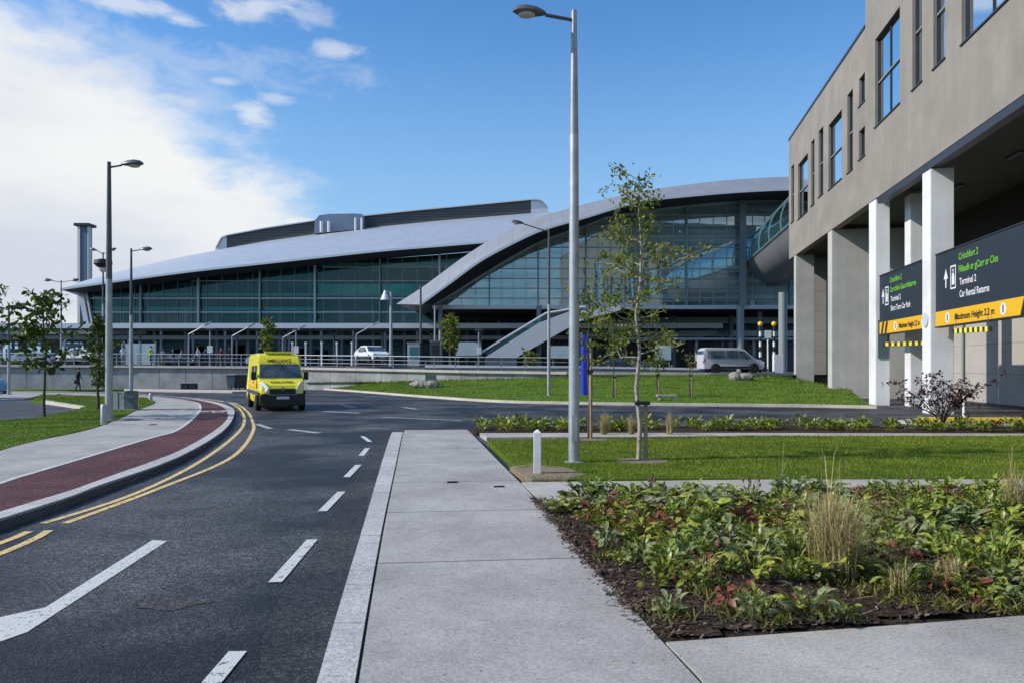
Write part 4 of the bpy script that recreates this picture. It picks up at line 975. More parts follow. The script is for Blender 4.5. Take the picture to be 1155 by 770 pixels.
for w_ in wins:
    Ya,Yb,z0,z1 = w_; wd = Ya-Yb
    mb = MB(); fbox(mb,Ya-0.02,Yb+0.02,z0+0.02,z1-0.02,0.20,0.23); wn = mb.build('window', M['cpglass'], B)
    fr = MB(); q = 0.05
    fbox(fr,Ya-0.003,Ya-q,z0+.003,z1-.003,0.13,0.26); fbox(fr,Yb+q,Yb+.003,z0+.003,z1-.003,0.13,0.26); fbox(fr,Ya-q,Yb+q,z0+.003,z0+q,0.13,0.26); fbox(fr,Ya-q,Yb+q,z1-q,z1-.003,0.13,0.26)
    if wd > 1.8:
        k = max(1,round(wd/2.2))
        for i in range(1,k): Y_ = Ya-wd*i/k; fbox(fr,Y_+0.025,Y_-0.025,z0+q,z1-q,0.15,0.252)
    kz = max(1, round((z1-z0)/2.6))
    fr.build('frame', M['frame_dark'], wn)
    fr = MB()
    for i in range(1,kz): zz = z0+(z1-z0)*i/kz; fbox(fr,Ya-q,Yb+q,zz-0.04,zz+0.04,0.12,0.27)
    if kz>1: fr.build('transom', M['frame_light'], wn)
    sl_ = MB(); fbox(sl_,Ya+0.05,Yb-0.05,z0-0.06,z0-0.002,-0.06,0.22); sl_.build('sill', M['coping'], wn)
# fins, columns, back walls
zg = -0.2
def fin(Ya,Yb,t0,t1,m,name='fin',z1=ZS): mb = MB(); fbox(mb,Ya,Yb,zg,z1-0.004,t0,t1); mb.build(name,m,B,bevel=0.02)
fin(57.0,56.3,0.03,1.35,M['fin']); fin(58.2,57.9,1.6,6,M['panel_grey'],'back_wall')
fin(46.9,45.9,0.03,7.2,M['fin'])
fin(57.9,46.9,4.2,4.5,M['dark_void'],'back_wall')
fin(38.6,37.5,0.03,0.70,M['col_white'],'column',ZS-0.33+0.33)
fin(37.4,36.6,1.35,2.1,M['col_white'],'column'); fin(31.4,30.5,0.03,0.92,M['col_white'],'column',ZS-0.33)
fin(14.6,13.8,0.03,0.92,M['col_white'],'column',ZS-0.33); fin(2,1.2,0.03,0.92,M['col_white'],'column',ZS-0.33)
fin(45.85,-5,6.6,6.9,M['panel_grey'],'back_wall')
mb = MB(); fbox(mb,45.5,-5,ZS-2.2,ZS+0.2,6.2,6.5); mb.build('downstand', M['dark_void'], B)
mb = MB(); fbox(mb,38.55,38.1,2.6,4.2,0.71,0.712); 
# grey access panel on the far white column
mb = MB(); P0 = FP(37.49,2.3,0.12); P1 = FP(37.49,2.3,0.62); mb.box((P0+P1)/2+Vector((0,-0.03,1.0)),(0.5,0.04,1.9),rz=-math.atan(K)); mb.build('access_panel', M['cabd'], B)
mb = MB()
for z_ in (1.05,0.6): 
    mb.tube([FP(29,z_,4.5),FP(8,z_,4.5)],0.05,6)
for k in range(9): mb.tube([FP(29-k*2.5,0,4.5),FP(29-k*2.5,1.05,4.5)],0.04,6)
o = mb.build('guard_rail', M['galvd']); tag(o,'dark two bar guard rail before the grey car park wall','railing')

for k in range(6):
    mb = MB(); c_ = FP(42-k*5.5,ZS+0.20,3.4); mb.box(c_,(0.25,1.1,0.09),rz=-math.atan(K)); mb.build('ceiling_light', M['galvd'], B)
mb = MB(); mb.tube([FP(43.5,-0.1,6.45),FP(43.5,ZS+.2,6.45)],0.09,8); mb.tube([FP(26,-0.1,6.45),FP(26,ZS+.2,6.45)],0.09,8); mb.build('downpipe', M['cab'], B)
mb = MB(); mb.tube([FP(44,7.1,6.42),FP(2,7.1,6.42)],0.05,6); mb.build('conduit', M['galv'], B)
# signs between the columns
FONT = None
def text(s, size, mtl, par, org, xd, nrm, width=None, name='lettering', align='LEFT', mirror=False, bold=0.004):
    cu = bpy.data.curves.new(name,'FONT'); cu.body = s; cu.size = size; cu.extrude = 0.002; cu.offset = bold; cu.align_x = align; cu.resolution_u = 3
    o = bpy.data.objects.new(name, cu); C.objects.link(o); bpy.context.view_layer.update()
    dg = bpy.context.evaluated_depsgraph_get(); me = bpy.data.meshes.new_from_object(o.evaluated_get(dg)); bpy.data.objects.remove(o)
    xs_ = [v.co.x for v in me.vertices]; ww = max(xs_)-min(xs_); sc = (width/ww) if width else 1
    xd = Vector(xd).normalized(); nrm = Vector(nrm).normalized(); up = nrm.cross(xd)
    off = Vector(par.location) if par else Vector()
    for v in me.vertices:
        c = v.co; x = c.x*sc*(-1 if mirror else 1); v.co = Vector(org)+xd*x+up*c.y+nrm*c.z-off
    me.materials.clear(); me.materials.append(mtl)
    o = bpy.data.objects.new(name, me); C.objects.link(o); o.parent = par; return o
def sign(Ya,Yb,lines,ymax,yx,circ,stripes,label,arrow,icon):
    sg = thing('direction_sign', label, 'sign', FP((Ya+Yb)/2,3.5,0.3))
    mb = MB(); fbox(mb,Ya,Yb,4.12,6.42,0.15,0.33); mb.build('panel', M['sign_navy'], sg)
    mb = MB(); fbox(mb,Ya,Yb,3.54,4.12,0.15,0.33); mb.build('height_panel', M['sign_yellow'], sg)
    mb = MB(); fbox(mb,Ya,Yb,6.42,6.47,0.12,0.36); fbox(mb,Ya,Yb,3.48,3.54,0.12,0.36); mb.build('frame', M['frame_dark'], sg)
    xd = -DIR; nr_ = -NIN
    for s,pl,pr,z_,size,mk in lines:
        text(s,size,mk,sg,FP(fY(pl),z_,0.145),xd,nr_,width=(fY(pl)-fY(pr))/cs)
    text(ymax[0],0.34,M['black'],sg,FP(fY(ymax[1]),3.70,0.145),xd,nr_,width=(fY(ymax[1])-fY(ymax[2]))/cs,bold=0.008)
    for px in circ:
        mb = MB(); c_ = FP(fY(px),3.83,0.146)
        mb.face([c_+xd*math.cos(a)*0.21+Vector((0,0,1))*math.sin(a)*0.21 for a in [k*math.pi/12 for k in range(24)]]); mb.build('height_symbol', M['sign_white'], sg)
        mb = MB(); c_ = FP(fY(px),3.83,0.142); mb.face([c_+xd*a+Vector((0,0,b)) for a,b in ((-.04,-.13),(.04,-.13),(.04,.13),(-.04,.13))]); mb.build('height_symbol', M['black'], sg)
    mb = MB()
    for px in stripes:
        c_ = FP(fY(px),3.54,0.146); mb.face([c_+xd*a+Vector((0,0,b)) for a,b in ((0,0.004),(0.28,0.004),(0.52,0.57),(0.24,0.57))])
    mb.build('stripe', M['black'], sg)
    c_ = FP(fY(arrow),5.0,0.146); mb = MB()
    mb.face([c_+xd*a+Vector((0,0,b)) for a,b in ((-.05,.0),(.05,.0),(.05,.35),(.20,.35),(0,.75),(-.20,.35),(-.05,.35))]); mb.build('arrow', M['sign_white'], sg)
    c_ = FP(fY(icon),4.9,0.146); mb = MB()
    for q in (((-.25,0),(.25,0),(.25,.06),(-.25,.06)),((-.25,.84),(.25,.84),(.25,.9),(-.25,.9)),((-.25,.06),(-.19,.06),(-.19,.84),(-.25,.84)),((.19,.06),(.25,.06),(.25,.84),(.19,.84)),((-.12,.16),(.13,.16),(.13,.45),(.05,.62),(-.08,.62),(-.12,.45)),((-.05,.66),(.05,.66),(.05,.76),(-.05,.76))): mb.face([c_+xd*a+Vector((0,0,b)) for a,b in q])
    mb.build('symbol', M['sign_white'], sg)
    return sg
sign(37.3,31.5,[('Críochfort 2',1000,1013,5.93,0.36,M['sign_green']),('Carrchlós Gearrthéarma',1000,1029,5.48,0.36,M['sign_green']),('Terminal 2',1001,1012,5.02,0.36,M['sign_white']),('Short Term Car Park',1001,1023,4.58,0.36,M['sign_white'])],
     ('Maximum Height 2.2 m',1010,1033),None,(1006,1037),(990,994),'navy and yellow height limit sign between the two white columns',992.5,996.6)
sign(30.3,20.0,[('Críochfort 2',1076.5,1098,5.93,0.36,M['sign_green']),('Filleadh ar gCarr ar Cíos',1076.5,1120,5.46,0.36,M['sign_green']),('Terminal 2',1077.5,1096,4.98,0.36,M['sign_white']),('Car Rental Returns',1077.5,1110.5,4.52,0.36,M['sign_white'])],
     ('Maximum Height 2.2 m',1072,1116),None,(1064,1126),(1145,1153),'navy and yellow car rental returns sign right of the nearest white column',1062.3,1070.3)
mb = MB(); c_ = FP(31.0,3.86,-0.0)
mb.tube([c_+NIN*-0.02,c_+NIN*0.02],0.30,20); o = mb.build('round_sign', mat('disc',(0.55,0.60,0.64),0.4)); tag(o,'round pale blue disc on the nearest white column','sign')
for (pa,pb,Y,za,lab) in ((996,1046,34.2,2.95,'left yellow and black striped height bar hanging below the navy sign'),(1075,1118,26.6,3.18,'right yellow and black striped height bar hanging below the rental sign')):
    a = W(pa,400,Y); b = W(pb,400,Y-1.2); a.z = za; b.z = za+0.02
    hb = thing('height_bar', lab, 'height bar', (a+b)/2)
    L_ = (b-a).length; k_ = 15
    mm = mat('bar_yellow',(0.8,0.68,0.03),0.5)
    for i in range(k_): mb = MB(); mb.beam(a.lerp(b,i/k_),a.lerp(b,(i+1)/k_),0.13,0.17); mb.build('bar_band', mm if i%2 else M['black'], hb)
    mb = MB()
    for t_ in (0.08,0.92): p = a.lerp(b,t_); mb.tube([p,p+Vector((0,0,0.6))],0.012,5)
    mb.build('chain', M['galvd'], hb)
# yellow kerb island and post
mb = MB(); yk = [G(1036,468,0.05),G(1060,467,0.05),G(1200,468.5,0.05)]
mb.tube([(13.6,24.9,0.12),(15.2,24.7,0.12),(30,24.6,0.12)],0.13,8); o = mb.build('yellow_kerb_rail', mat('kerb_yellow',(0.70,0.42,0.02),0.6,var=0.2,scale=3)); tag(o,'long low yellow kerb rail along the car park entrance','kerb rail')
mb = MB(); p = G(1087,470,0.1); mb.lathe([(0.045,0),(0.045,1.15),(0.03,1.2)],10,(p.x,p.y,0.1)); mb.lathe([(0.11,0),(0.11,0.03)],10,(p.x,p.y,0.1)); o = mb.build('post', M['whitep'], smooth=True); tag(o,'thin pale post standing behind the purple shrub','post')

# ------------------------------------------------------------------ street lamps
def street_lamp(label, base, h, reach, side, rb=0.10, head=0.62, rise=0.0, lower=0.0, band=False, dark=False, yaw=0.0, double=False, grp=None):
    o = thing('street_lamp', label, 'street lamp', base, 0, grp)
    hs = h*(0.73 if band else 0.55)
    mb = MB(); mb.lathe([(rb*1.9,0),(rb*1.9,0.02),(rb,0.03),(rb,0.9),(rb*0.98,1.0),(rb*0.80,hs)],14); mb.build('pole', M['galv'] if not dark else M['galvd'], o, smooth=True, local=True)
    mb = MB(); mb.lathe([(rb*0.80,hs),(rb*0.5,h),(rb*0.5,h+0.06),(0.01,h+0.07)],14); mb.build('upper_pole', M['galvd'] if not band else M['galvm'], o, smooth=True, local=True)
    if band:
        mb = MB(); mb.lathe([(rb*0.93,2.0),(rb*0.93,2.055)],14); mb.build('red_band', M['redband'], o, smooth=True, local=True)
        mb = MB(); mb.box((0,-rb*0.98,0.65),(rb*0.9,0.02,0.5)); mb.build('access_door', M['galv'], o, local=True)
    for sd_ in ((side,-side) if double else (side,)):
        d = Vector((sd_*math.cos(yaw), math.sin(yaw), 0))
        mb = MB(); mb.tube([Vector((0,0,h-0.12)), d*reach*0.5+Vector((0,0,h-0.10+rise*0.5)), d*reach+Vector((0,0,h-0.08+rise))], 0.034, 8); mb.build('arm', M['galvd'], o, smooth=True, local=True)
        # cobra head: lofted shell
        hd = MB(); ln = MB(); cc_ = d*reach+Vector((0,0,h-0.06+rise)); sl_ = rise/max(reach,0.1)
        prof = [(0,0.05,0.04),(0.10,0.09,0.07),(0.3,0.145,0.11),(0.6,0.16,0.13),(0.85,0.12,0.10),(1.0,0.03,0.03)]
        u_ = Vector((-d.y,d.x,0)); rings = []
        for t,wd_,ht in prof:
            c = cc_+d*t*head+Vector((0,0,sl_*t*head*0.6)); s_ = head/0.62
            rings.append([c+u_*wd_*s_*math.cos(a)+Vector((0,0,1))*(ht*s_*(math.sin(a) if math.sin(a)>0 else 0.35*math.sin(a))) for a in [2*math.pi*k/12 for k in range(12)]])
        for A_,B_ in zip(rings[:-1],rings[1:]):
            for k in range(12): hd.face([A_[k],A_[(k+1)%12],B_[(k+1)%12],B_[k]])
        hd.face(rings[0]); hd.face(rings[-1]); hdo = hd.build('lamp_head', M['lampshell'], o, smooth=True, local=True)
        c = cc_+d*0.58*head+Vector((0,0,-0.05*head/0.62+sl_*0.3*head)); ln.ball(c,0.13*head/0.62,12,(1.25,1.0,0.35))
        lo = ln.build('lens', M['lens'], hdo, smooth=True, local=True)
    return o
p = G(647.5,521,ZP); main_lamp = street_lamp('tall grey street lamp on the near lawn beside the white bollard', p, W(647,16,p.y).z-ZP, 0.55, -1, 0.105, 0.62, 0.02, band=True, yaw=-0.15)
p = G(123,474,ZL); street_lamp('tall lamp with one arm on the left grass beside the cabinet', p, W(123,185,p.y).z-ZL, 0.42, 1, 0.12, 0.72, 0.03)
p = W(148,441,48); p.z=0.1; street_lamp('mid height single arm lamp behind the grey cabinet', p, W(148,281.5,48).z-0.1, 0.55, 1, 0.12, 0.8, 0.05)
p = W(619,446.5,43.5); p.z = far_z(p.x,p.y)-0.05; street_lamp('tall lamp on the far grass bank with arm rising to the left', p, W(619,259.5,43.5).z-p.z, 1.45, -1, 0.10, 0.75, 0.42)
p = W(10,441,50); p.z=0.1; street_lamp('short lamp at the far left beside the pale blue van', p, W(10,343,50).z-0.1, 0.6, 1, 0.10, 0.7, 0.0)
p = W(69,413,75); p.z = zup(p.x); street_lamp('distant twin arm lamp before the roof tip', p, W(69,317,75).z-p.z, 0.9, 1, 0.10, 0.9, 0.1, double=True)
cl = street_lamp('twin arm lamp carrying a dark camera dome left of the tallest left lamp', (W(116.3,413,70).x,70,2.0), W(116.3,285.5,70).z-2.0, 0.5, 1, 0.12, 0.75, 0.25, double=True)
mb = MB(); zc = W(116,298,70).z-2; mb.lathe([(0.15,zc+0.5),(0.75,zc+0.35),(0.8,zc),(0.5,zc-0.3),(0.15,zc-0.4)],14); mb.build('camera_dome', M['black'], cl, smooth=True, local=True)
mb = MB(); mb.lathe([(0.40,zc-0.38),(0.35,zc-0.6),(0.1,zc-0.8)],12); mb.build('dome_glass', M['whitep'], cl, smooth=True, local=True)
# poles on the upper road
def simple_pole(px, pt, Y, r, label, m='galv', head=None, pb=None):
    z0 = zup((px-HX)/F*Y)-0.02; a = W(px,pt,Y); o = thing('lamp_post', label, 'lamp post', (a.x,Y,z0)); h = a.z-z0
    mb = MB(); mb.lathe([(r*1.6,0),(r*1.6,0.05),(r,0.06),(r*0.7,h)],10); mb.build('pole', M[m], o, smooth=True, local=True)
    if head == 'cone':
        mb = MB(); mb.lathe([(0.08,h+0.2),(0.2,h-0.1),(0.45,h-0.7),(0.1,h-0.75)],12,(-0.55,0,0)); mb.build('lamp_shade', M['whitep'], o, smooth=True, local=True)
        mb = MB(); mb.tube([(0,0,h-0.02),(-0.55,0,h+0.15)],0.05,6); mb.build('arm', M[m], o, local=True)
    if head == 'arm':
        mb = MB(); mb.tube([(0,0,h),(1.7,0,h+0.95)],[0.06,0.04],6); mb.box((1.9,0,h+1.05),(0.7,0.3,0.12),ry=-0.5); mb.build('arm', M['canopy'], o, local=True)
    if head == 'flat':
        mb = MB(); mb.box((0,0,h),(0.7,0.5,0.12)); mb.build('lamp_head', M['lampshell'], o, local=True)
        mb = MB(); mb.box((0,0,h*0.45),(0.5,0.2,0.7)); mb.build('speaker_box', M['whitep'], o, local=True)
    return o
simple_pole(441,330,70,0.17,'pale post with a white cone lamp left of the arch tip','galv','cone')
simple_pole(474.5,321,66,0.12,'thin dark plain post right below the arch tip','galvd')
simple_pole(490.5,345,72,0.10,'thin grey plain post beside the green sapling below the arch','galv')
for px,pt,Y,lb_ in ((402,377,72,'low post with rising arm left of the white car'),(213,377,74,'low teal post with rising arm among the travellers'),(262,379,74,'low post with rising arm behind the yellow van'),(319,381,74,'low post with rising arm right of the round sapling')):
    simple_pole(px,pt,Y,0.11,lb_,'steel','arm')
for px,pt,lb_ in ((237,371,'upright lamp post with flat head left of the sapling behind the van'),(334,372,'upright lamp post with flat head behind the yellow van roof'),(540,372,'upright lamp post with flat head at the foot of the covered staircase')):
    simple_pole(px,pt,73,0.10,lb_,'steel','flat')

# ------------------------------------------------------------------ vehicles
def wheel(par, x, y, r, wdt):
    wh = bpy.data.objects.new('wheel', None); C.objects.link(wh); wh.parent = par; wh.location = (x,y,r)
    mb = MB(); mb.lathe([(r*0.62,-wdt/2),(r*0.93,-wdt/2),(r,-wdt*0.35),(r,wdt*0.35),(r*0.93,wdt/2),(r*0.62,wdt/2)],24,axis='Y'); mb.build('tyre', M['tyre'], wh, smooth=True, local=True)
    mb = MB(); s_ = 1 if y>0 else -1
    mb.lathe([(0.02,s_*wdt*0.42),(r*0.2,s_*wdt*0.42),(r*0.28,s_*wdt*0.3),(r*0.55,s_*wdt*0.33),(r*0.63,s_*wdt*0.5),(r*0.63,-s_*wdt*0.3)],20,axis='Y'); mb.build('rim', M['rim'], wh, smooth=True, local=True)
    return wh
def vehicle(name, label, cat, loc, heading, prof, width, paint, win_side, wheels, r_w, tum=0.12, screen=None, rear=None, group=None, belt=1.0, sc=1.0):
    """prof: closed side outline (x forward, z up). heading = direction the nose points (radians from +X)"""
    o = thing(name, label, cat, loc, heading, group); top = max(p[1] for p in prof); L_ = max(p[0] for p in prof)
    def yw(x,z):
        w_ = width/2
        if z > belt: w_ -= tum*(z-belt)/(top-belt)
        fx = (x-(L_-0.9))/0.9
        if fx > 0: w_ -= 0.16*fx*fx
        return w_
    mb = MB(); k = len(prof)
    # cross section in several slices for a rounded flank
    L = [Vector((x,yw(x,z),z)) for x,z in prof]; Rr = [Vector((x,-yw(x,z),z)) for x,z in prof]
    mb.add(L+Rr, [tuple(range(k)),tuple(reversed(range(k,2*k)))]+[(i,i+k,(i+1)%k+k,(i+1)%k) for i in range(k)])
    mb.build('body', paint, o, smooth=True, bevel=0.05*sc, local=True)
    for wpoly in win_side:
        for s_ in (1,-1):
            mb = MB(); pts_ = [Vector((x,s_*(yw(x,z)+0.012),z)) for x,z in wpoly]; q_ = [Vector((p.x,p.y-s_*0.03,p.z)) for p in pts_]; kk=len(pts_)
            mb.add(pts_+q_,[tuple(range(kk))]+[(i,(i+1)%kk,(i+1)%kk+kk,i+kk) for i in range(kk)]); mb.build('side_window', M['carglass'], o, local=True)
    for nm,seg in (('windscreen',screen),('rear_window',rear)):
        if seg:
            (xa,za),(xb,zb_) = seg; dx,dz = xb-xa,zb_-za; ln_ = math.hypot(dx,dz); nx,nz_ = -dz/ln_,dx/ln_
            if (nm=='windscreen' and nx<0) or (nm=='rear_window' and nx>0): nx,nz_ = -nx,-nz_
            e = 0.015; mb = MB(); g_ = 0.09
            pts_ = [(xa+nx*e, yw(xa,za)-g_, za+nz_*e),(xa+nx*e,-(yw(xa,za)-g_),za+nz_*e),(xb+nx*e,-(yw(xb,zb_)-g_),zb_+nz_*e),(xb+nx*e,yw(xb,zb_)-g_,zb_+nz_*e)]
            q_ = [(p[0]-nx*0.05,p[1],p[2]-nz_*0.05) for p in pts_]
            mb.add(pts_+q_,[(0,1,2,3)]+[(i,(i+1)%4,(i+1)%4+4,i+4) for i in range(4)]); mb.build(nm, M['carglass'], o, local=True)
    for x in wheels:
        for s_ in (1,-1):
            # dark wheel arch behind the wheel
            mb = MB(); mb.lathe([(r_w*1.16,0),(r_w*1.16,0.015)],22,(x,s_*(width/2+0.004)-(0.0075),r_w*1.03),axis='Y'); mb.build('wheel_arch', M['black'], o, local=True)
            wheel(o, x, s_*(width/2-0.07), r_w, 0.24)
    return o, yw
# yellow ambulance (high roof van)
vp = [(-2.9,0.35),(2.45,0.30),(2.62,0.42),(2.66,0.80),(2.58,1.08),(2.30,1.28),(1.95,1.42),(1.55,2.02),(1.32,2.40),(1.10,2.50),(0.6,2.54),(-2.7,2.54),(-2.92,2.40),(-2.95,0.9)]
hd_ = math.atan2(-0.91,0.415)
pv = Vector((-11.1,34.9,0.0)) 
am, yw = vehicle('ambulance','yellow high roof ambulance van driving towards the junction','ambulance',pv,hd_,vp,2.02,M['yellow_van'],
   [[(0.55,1.38),(1.72,1.38),(1.36,1.98),(0.55,2.0)],[(-0.9,1.42),(0.3,1.42),(0.3,1.98),(-0.9,1.98)]],(-1.75,1.72),0.34,0.14,((1.97,1.44),(1.56,2.04)),None,belt=1.3)
loc = dict(local=True)
mb = MB(); mb.box((2.55,0,0.50),(0.36,1.90,0.52)); mb.build('bumper', M['black'], am, bevel=0.06, smooth=True, **loc)
mb = MB(); mb.box((2.655,0,0.86),(0.06,1.10,0.22)); mb.build('grille', M['black'], am, bevel=0.02, **loc)
mb = MB(); mb.box((2.728,0,0.58),(0.012,0.52,0.12)); mb.build('number_plate', M['plate'], am, **loc)
mb = MB(); mb.ball((2.70,0,0.98),0.07,10,(0.3,1,1.2)); mb.build('badge', M['steel'], am, **loc)
for s_ in (1,-1):
    mb = MB(); mb.add([(2.62,s_*0.56,0.84),(2.67,s_*0.60,1.02),(2.40,s_*0.80,1.30),(2.34,s_*0.93,1.22),(2.42,s_*0.93,0.92),(2.64,s_*0.72,0.82)],[tuple(range(6))])
    mb.v = [(x+0.05,y,z) for x,y,z in mb.v]; k=6; mb.add([(x-0.18,y,z) for x,y,z in mb.v[:6]],[]); mb.f += [(i,(i+1)%6,(i+1)%6+6,i+6) for i in range(6)]; mb.mi += [0]*6
    mb.build('headlight', M['headlamp'], am, **loc)
    mb = MB(); mb.box((1.80,s_*1.13,1.52),(0.12,0.20,0.36)); mb.beam((1.72,s_*0.98,1.42),(1.80,s_*1.08,1.44),0.06); mb.build('wing_mirror', M['black'], am, bevel=0.03, **loc)
    mb = MB(); mb.ball((2.70,s_*0.72,0.42),0.07,10,(0.3,1,1)); mb.build('fog_lamp', M['lens'], am, **loc)
    mb = MB(); mb.box((-0.1,s_*1.018,0.78),(5.0,0.012,0.16)); mb.build('side_stripe', mat('stripe_dark',(0.05,0.04,0.09),0.4) if s_>0 else bpy.data.materials['stripe_dark'], am, **loc)
    mb = MB(); mb.box((-0.2,s_*1.018,1.12),(3.9,0.012,0.20)); mb.build('side_panel', M['orange'], am, **loc)
    mb = MB()
    for xx_ in (0.45,1.85,-1.1): mb.box((xx_,s_*1.016,1.2),(0.02,0.012,1.5))
    mb.build('door_seam', M['black'], am, **loc)
    mb = MB(); mb.box((0.62,s_*1.025,1.22),(0.16,0.04,0.05)); mb.build('door_handle', M['black'], am, **loc)
mb = MB(); mb.box((1.05,0,2.56),(0.30,1.2,0.10)); mb.build('light_bar', M['yellow_van'], am, bevel=0.03, **loc)
for s_ in (0.1,-0.55):
    mb = MB(); mb.beam((2.02,s_,1.44),(1.80,s_+0.38,1.76),0.02,0.012); mb.build('wiper', M['black'], am, **loc)
mb = MB(); mb.box((2.40,0,1.145),(0.02,1.5,0.012)); mb.build('bonnet_seam', M['black'], am, **loc)
mb = MB(); mb.box((2.735,0,0.72),(0.012,1.2,0.03)); mb.build('bumper_trim', M['steel'], am, **loc)
mb = MB(); mb.box((0.2,0,0.32),(5.3,1.7,0.1)); mb.build('underbody', M['black'], am, **loc)
def van_text(s, c, width, size, tiltv, mirror=False):
    cu = bpy.data.curves.new('lettering','FONT'); cu.body = s; cu.size = size; cu.extrude = 0.001; cu.offset=0.006; cu.align_x='CENTER'
    o = bpy.data.objects.new('lettering', cu); C.objects.link(o); bpy.context.view_layer.update()
    me = bpy.data.meshes.new_from_object(o.evaluated_get(bpy.context.evaluated_depsgraph_get())); bpy.data.objects.remove(o)
    xs_ = [v.co.x for v in me.vertices]; sc = width/(max(xs_)-min(xs_)); tv = Vector(tiltv).normalized(); nv_ = Vector((0,1,0)).cross(tv)
    for v in me.vertices:
        q = v.co; v.co = Vector(c)+Vector((0,1,0))*q.x*sc*(-1 if mirror else 1)+tv*q.y+nv_*(q.z)
    me.materials.clear(); me.materials.append(M['black']); o = bpy.data.objects.new('lettering', me); C.objects.link(o); o.parent = am
van_text('AMBULANCE',(1.52,0,2.13),1.05,0.24,(-0.23,0,0.38))
van_text('AMBULANCE',(2.40,0,1.255),1.0,0.15,(-0.35,0,0.14),True)

# silver people carrier, white cars, pale blue van
mpv = [(-2.4,0.30),(2.25,0.28),(2.42,0.40),(2.40,0.80),(2.15,0.98),(1.55,1.12),(0.85,1.78),(0.5,1.90),(-2.2,1.93),(-2.38,1.75),(-2.45,1.1)]
def car_extras(o, L0, L1, zl, wd, plate=True):
    for s_ in (1,-1):
        mb = MB(); mb.box((L1-0.10,s_*(wd/2-0.26),zl),(0.22,0.34,0.17)); mb.build('headlight', M['headlamp'], o, bevel=0.03, local=True)
        mb = MB(); mb.box((L0+0.04,s_*(wd/2-0.14),zl+0.1),(0.12,0.2,0.34)); mb.build('tail_light', M['taillamp'], o, bevel=0.02, local=True)
        mb = MB(); mb.box((L1-1.45,s_*(wd/2+0.06),zl+0.32),(0.12,0.18,0.14)); mb.build('wing_mirror', M['black'], o, bevel=0.03, local=True)
        mb = MB(); mb.box((0,s_*(wd/2+0.004),0.42),(L1-L0-1.9,0.02,0.16)); mb.build('sill_trim', M['black'], o, local=True)
    mb = MB(); mb.box((L1-0.01,0,0.42),(0.10,wd*0.7,0.2)); mb.build('grille', M['black'], o, local=True)
    mb = MB(); mb.box((L1+0.05,0,0.42),(0.02,0.5,0.1)); mb.build('number_plate', M['plate'], o, local=True)
Yv = 58.5; c_ = W(824,420,Yv); zv = c_.z
sv, _ = vehicle('people_carrier','silver people carrier parked side-on below the arch','car',(c_.x,Yv,zv),0.06,mpv,1.9,M['silver'],
   [[(-2.15,1.12),(-0.75,1.12),(-0.75,1.72),(-2.1,1.72)],[(-0.66,1.12),(0.28,1.12),(0.28,1.72),(-0.66,1.72)],[(0.38,1.12),(1.35,1.12),(0.80,1.66),(0.38,1.70)]],(-1.5,1.5),0.34,0.16,((1.5,1.14),(0.88,1.76)),((-2.42,1.15),(-2.38,1.7)),belt=1.05)
car_extras(sv,-2.42,2.38,0.78,1.9)
sed = [(-2.1,0.28),(2.05,0.26),(2.18,0.38),(2.16,0.66),(1.95,0.80),(1.10,0.95),(0.45,1.36),(0.1,1.45),(-0.9,1.44),(-1.5,1.15),(-2.0,0.98),(-2.15,0.8)]
sw = [[(-1.25,0.95),(-0.35,0.95),(-0.35,1.34),(-0.9,1.33)],[(-0.28,0.95),(0.85,0.95),(0.35,1.31),(-0.28,1.35)]]
def hatch(label,px,Y,head,paint,grp=None,dz=0):
    x = (px-HX)/F*Y
    o,_ = vehicle('car',label,'car',(x,Y,zup(x)+dz),head,sed,1.78,paint,sw,(-1.3,1.32),0.31,0.14,((1.08,0.97),(0.46,1.36)),((-1.48,1.16),(-0.92,1.42)),belt=0.93)
    car_extras(o,-2.1,2.15,0.66,1.78); return o
hatch('white car angled behind the railing right of the yellow van',420,66,-1.0,M['white_car'],dz=0.3)
hatch('white car side-on behind the railing beyond the left sapling',91,72,2.9,M['white_car'],dz=0.25)
hatch('silver car far left on the upper road behind the leafy sapling',38,76,0.1,M['silver'])
hatch('dark grey car parked under the canopy between the machines',560,86,0.1,M['grey_car'])
hatch('dark grey car under the canopy right of the blue sign',690,80,3.1,M['grey_car'])
hatch('silver car under the canopy left of the white billboard',715,86,0.0,M['silver'])
hatch('dark grey car under the canopy behind the travellers',200,88,0.05,M['grey_car'])
hatch('silver car under the canopy above the yellow van',300,88,0.05,M['silver'])
vb, _ = vehicle('parked_van','pale blue van cut off by the left edge of the photo','van',(-32.7,43.6,0.0),0.12,[(x*0.95,z*0.98) for x,z in vp],2.0,M['blue_van'],
   [[(0.55,1.38),(1.62,1.38),(1.30,1.92),(0.55,1.94)]],(-1.65,1.62),0.34,0.14,((1.87,1.41),(1.48,2.0)),None,belt=1.3)
car_extras(vb,-2.75,2.5,0.95,2.0)

# ------------------------------------------------------------------ street furniture
def tagm(mb,name,m,label,cat,loc=None,group=None,smooth=False,bevel=0.0,rz=0):
    o = mb.build(name,m,None,smooth=smooth,bevel=bevel)
    if loc is not None: o.location = loc
    o.rotation_euler = (0,0,rz); return tag(o,label,cat,group)
p = G(606,534,ZP); bl = thing('bollard','white square bollard with pointed top at the footpath edge','bollard',p)
mb = MB(); s_=0.062; mb.add([(-s_,-s_,0),(s_,-s_,0),(s_,s_,0),(-s_,s_,0),(-s_,-s_,.70),(s_,-s_,.70),(s_,s_,.70),(-s_,s_,.70),(0,0,.76)],[(0,1,5,4),(1,2,6,5),(2,3,7,6),(3,0,4,7),(4,5,8),(5,6,8),(6,7,8),(7,4,8)]); mb.build('shaft',M['whitep'],bl,bevel=0.008,local=True)
mb = MB(); mb.box((0,0,-0.005),(0.2,0.2,0.04)); mb.build('base',M['path2'],bl,bevel=0.01,local=True)
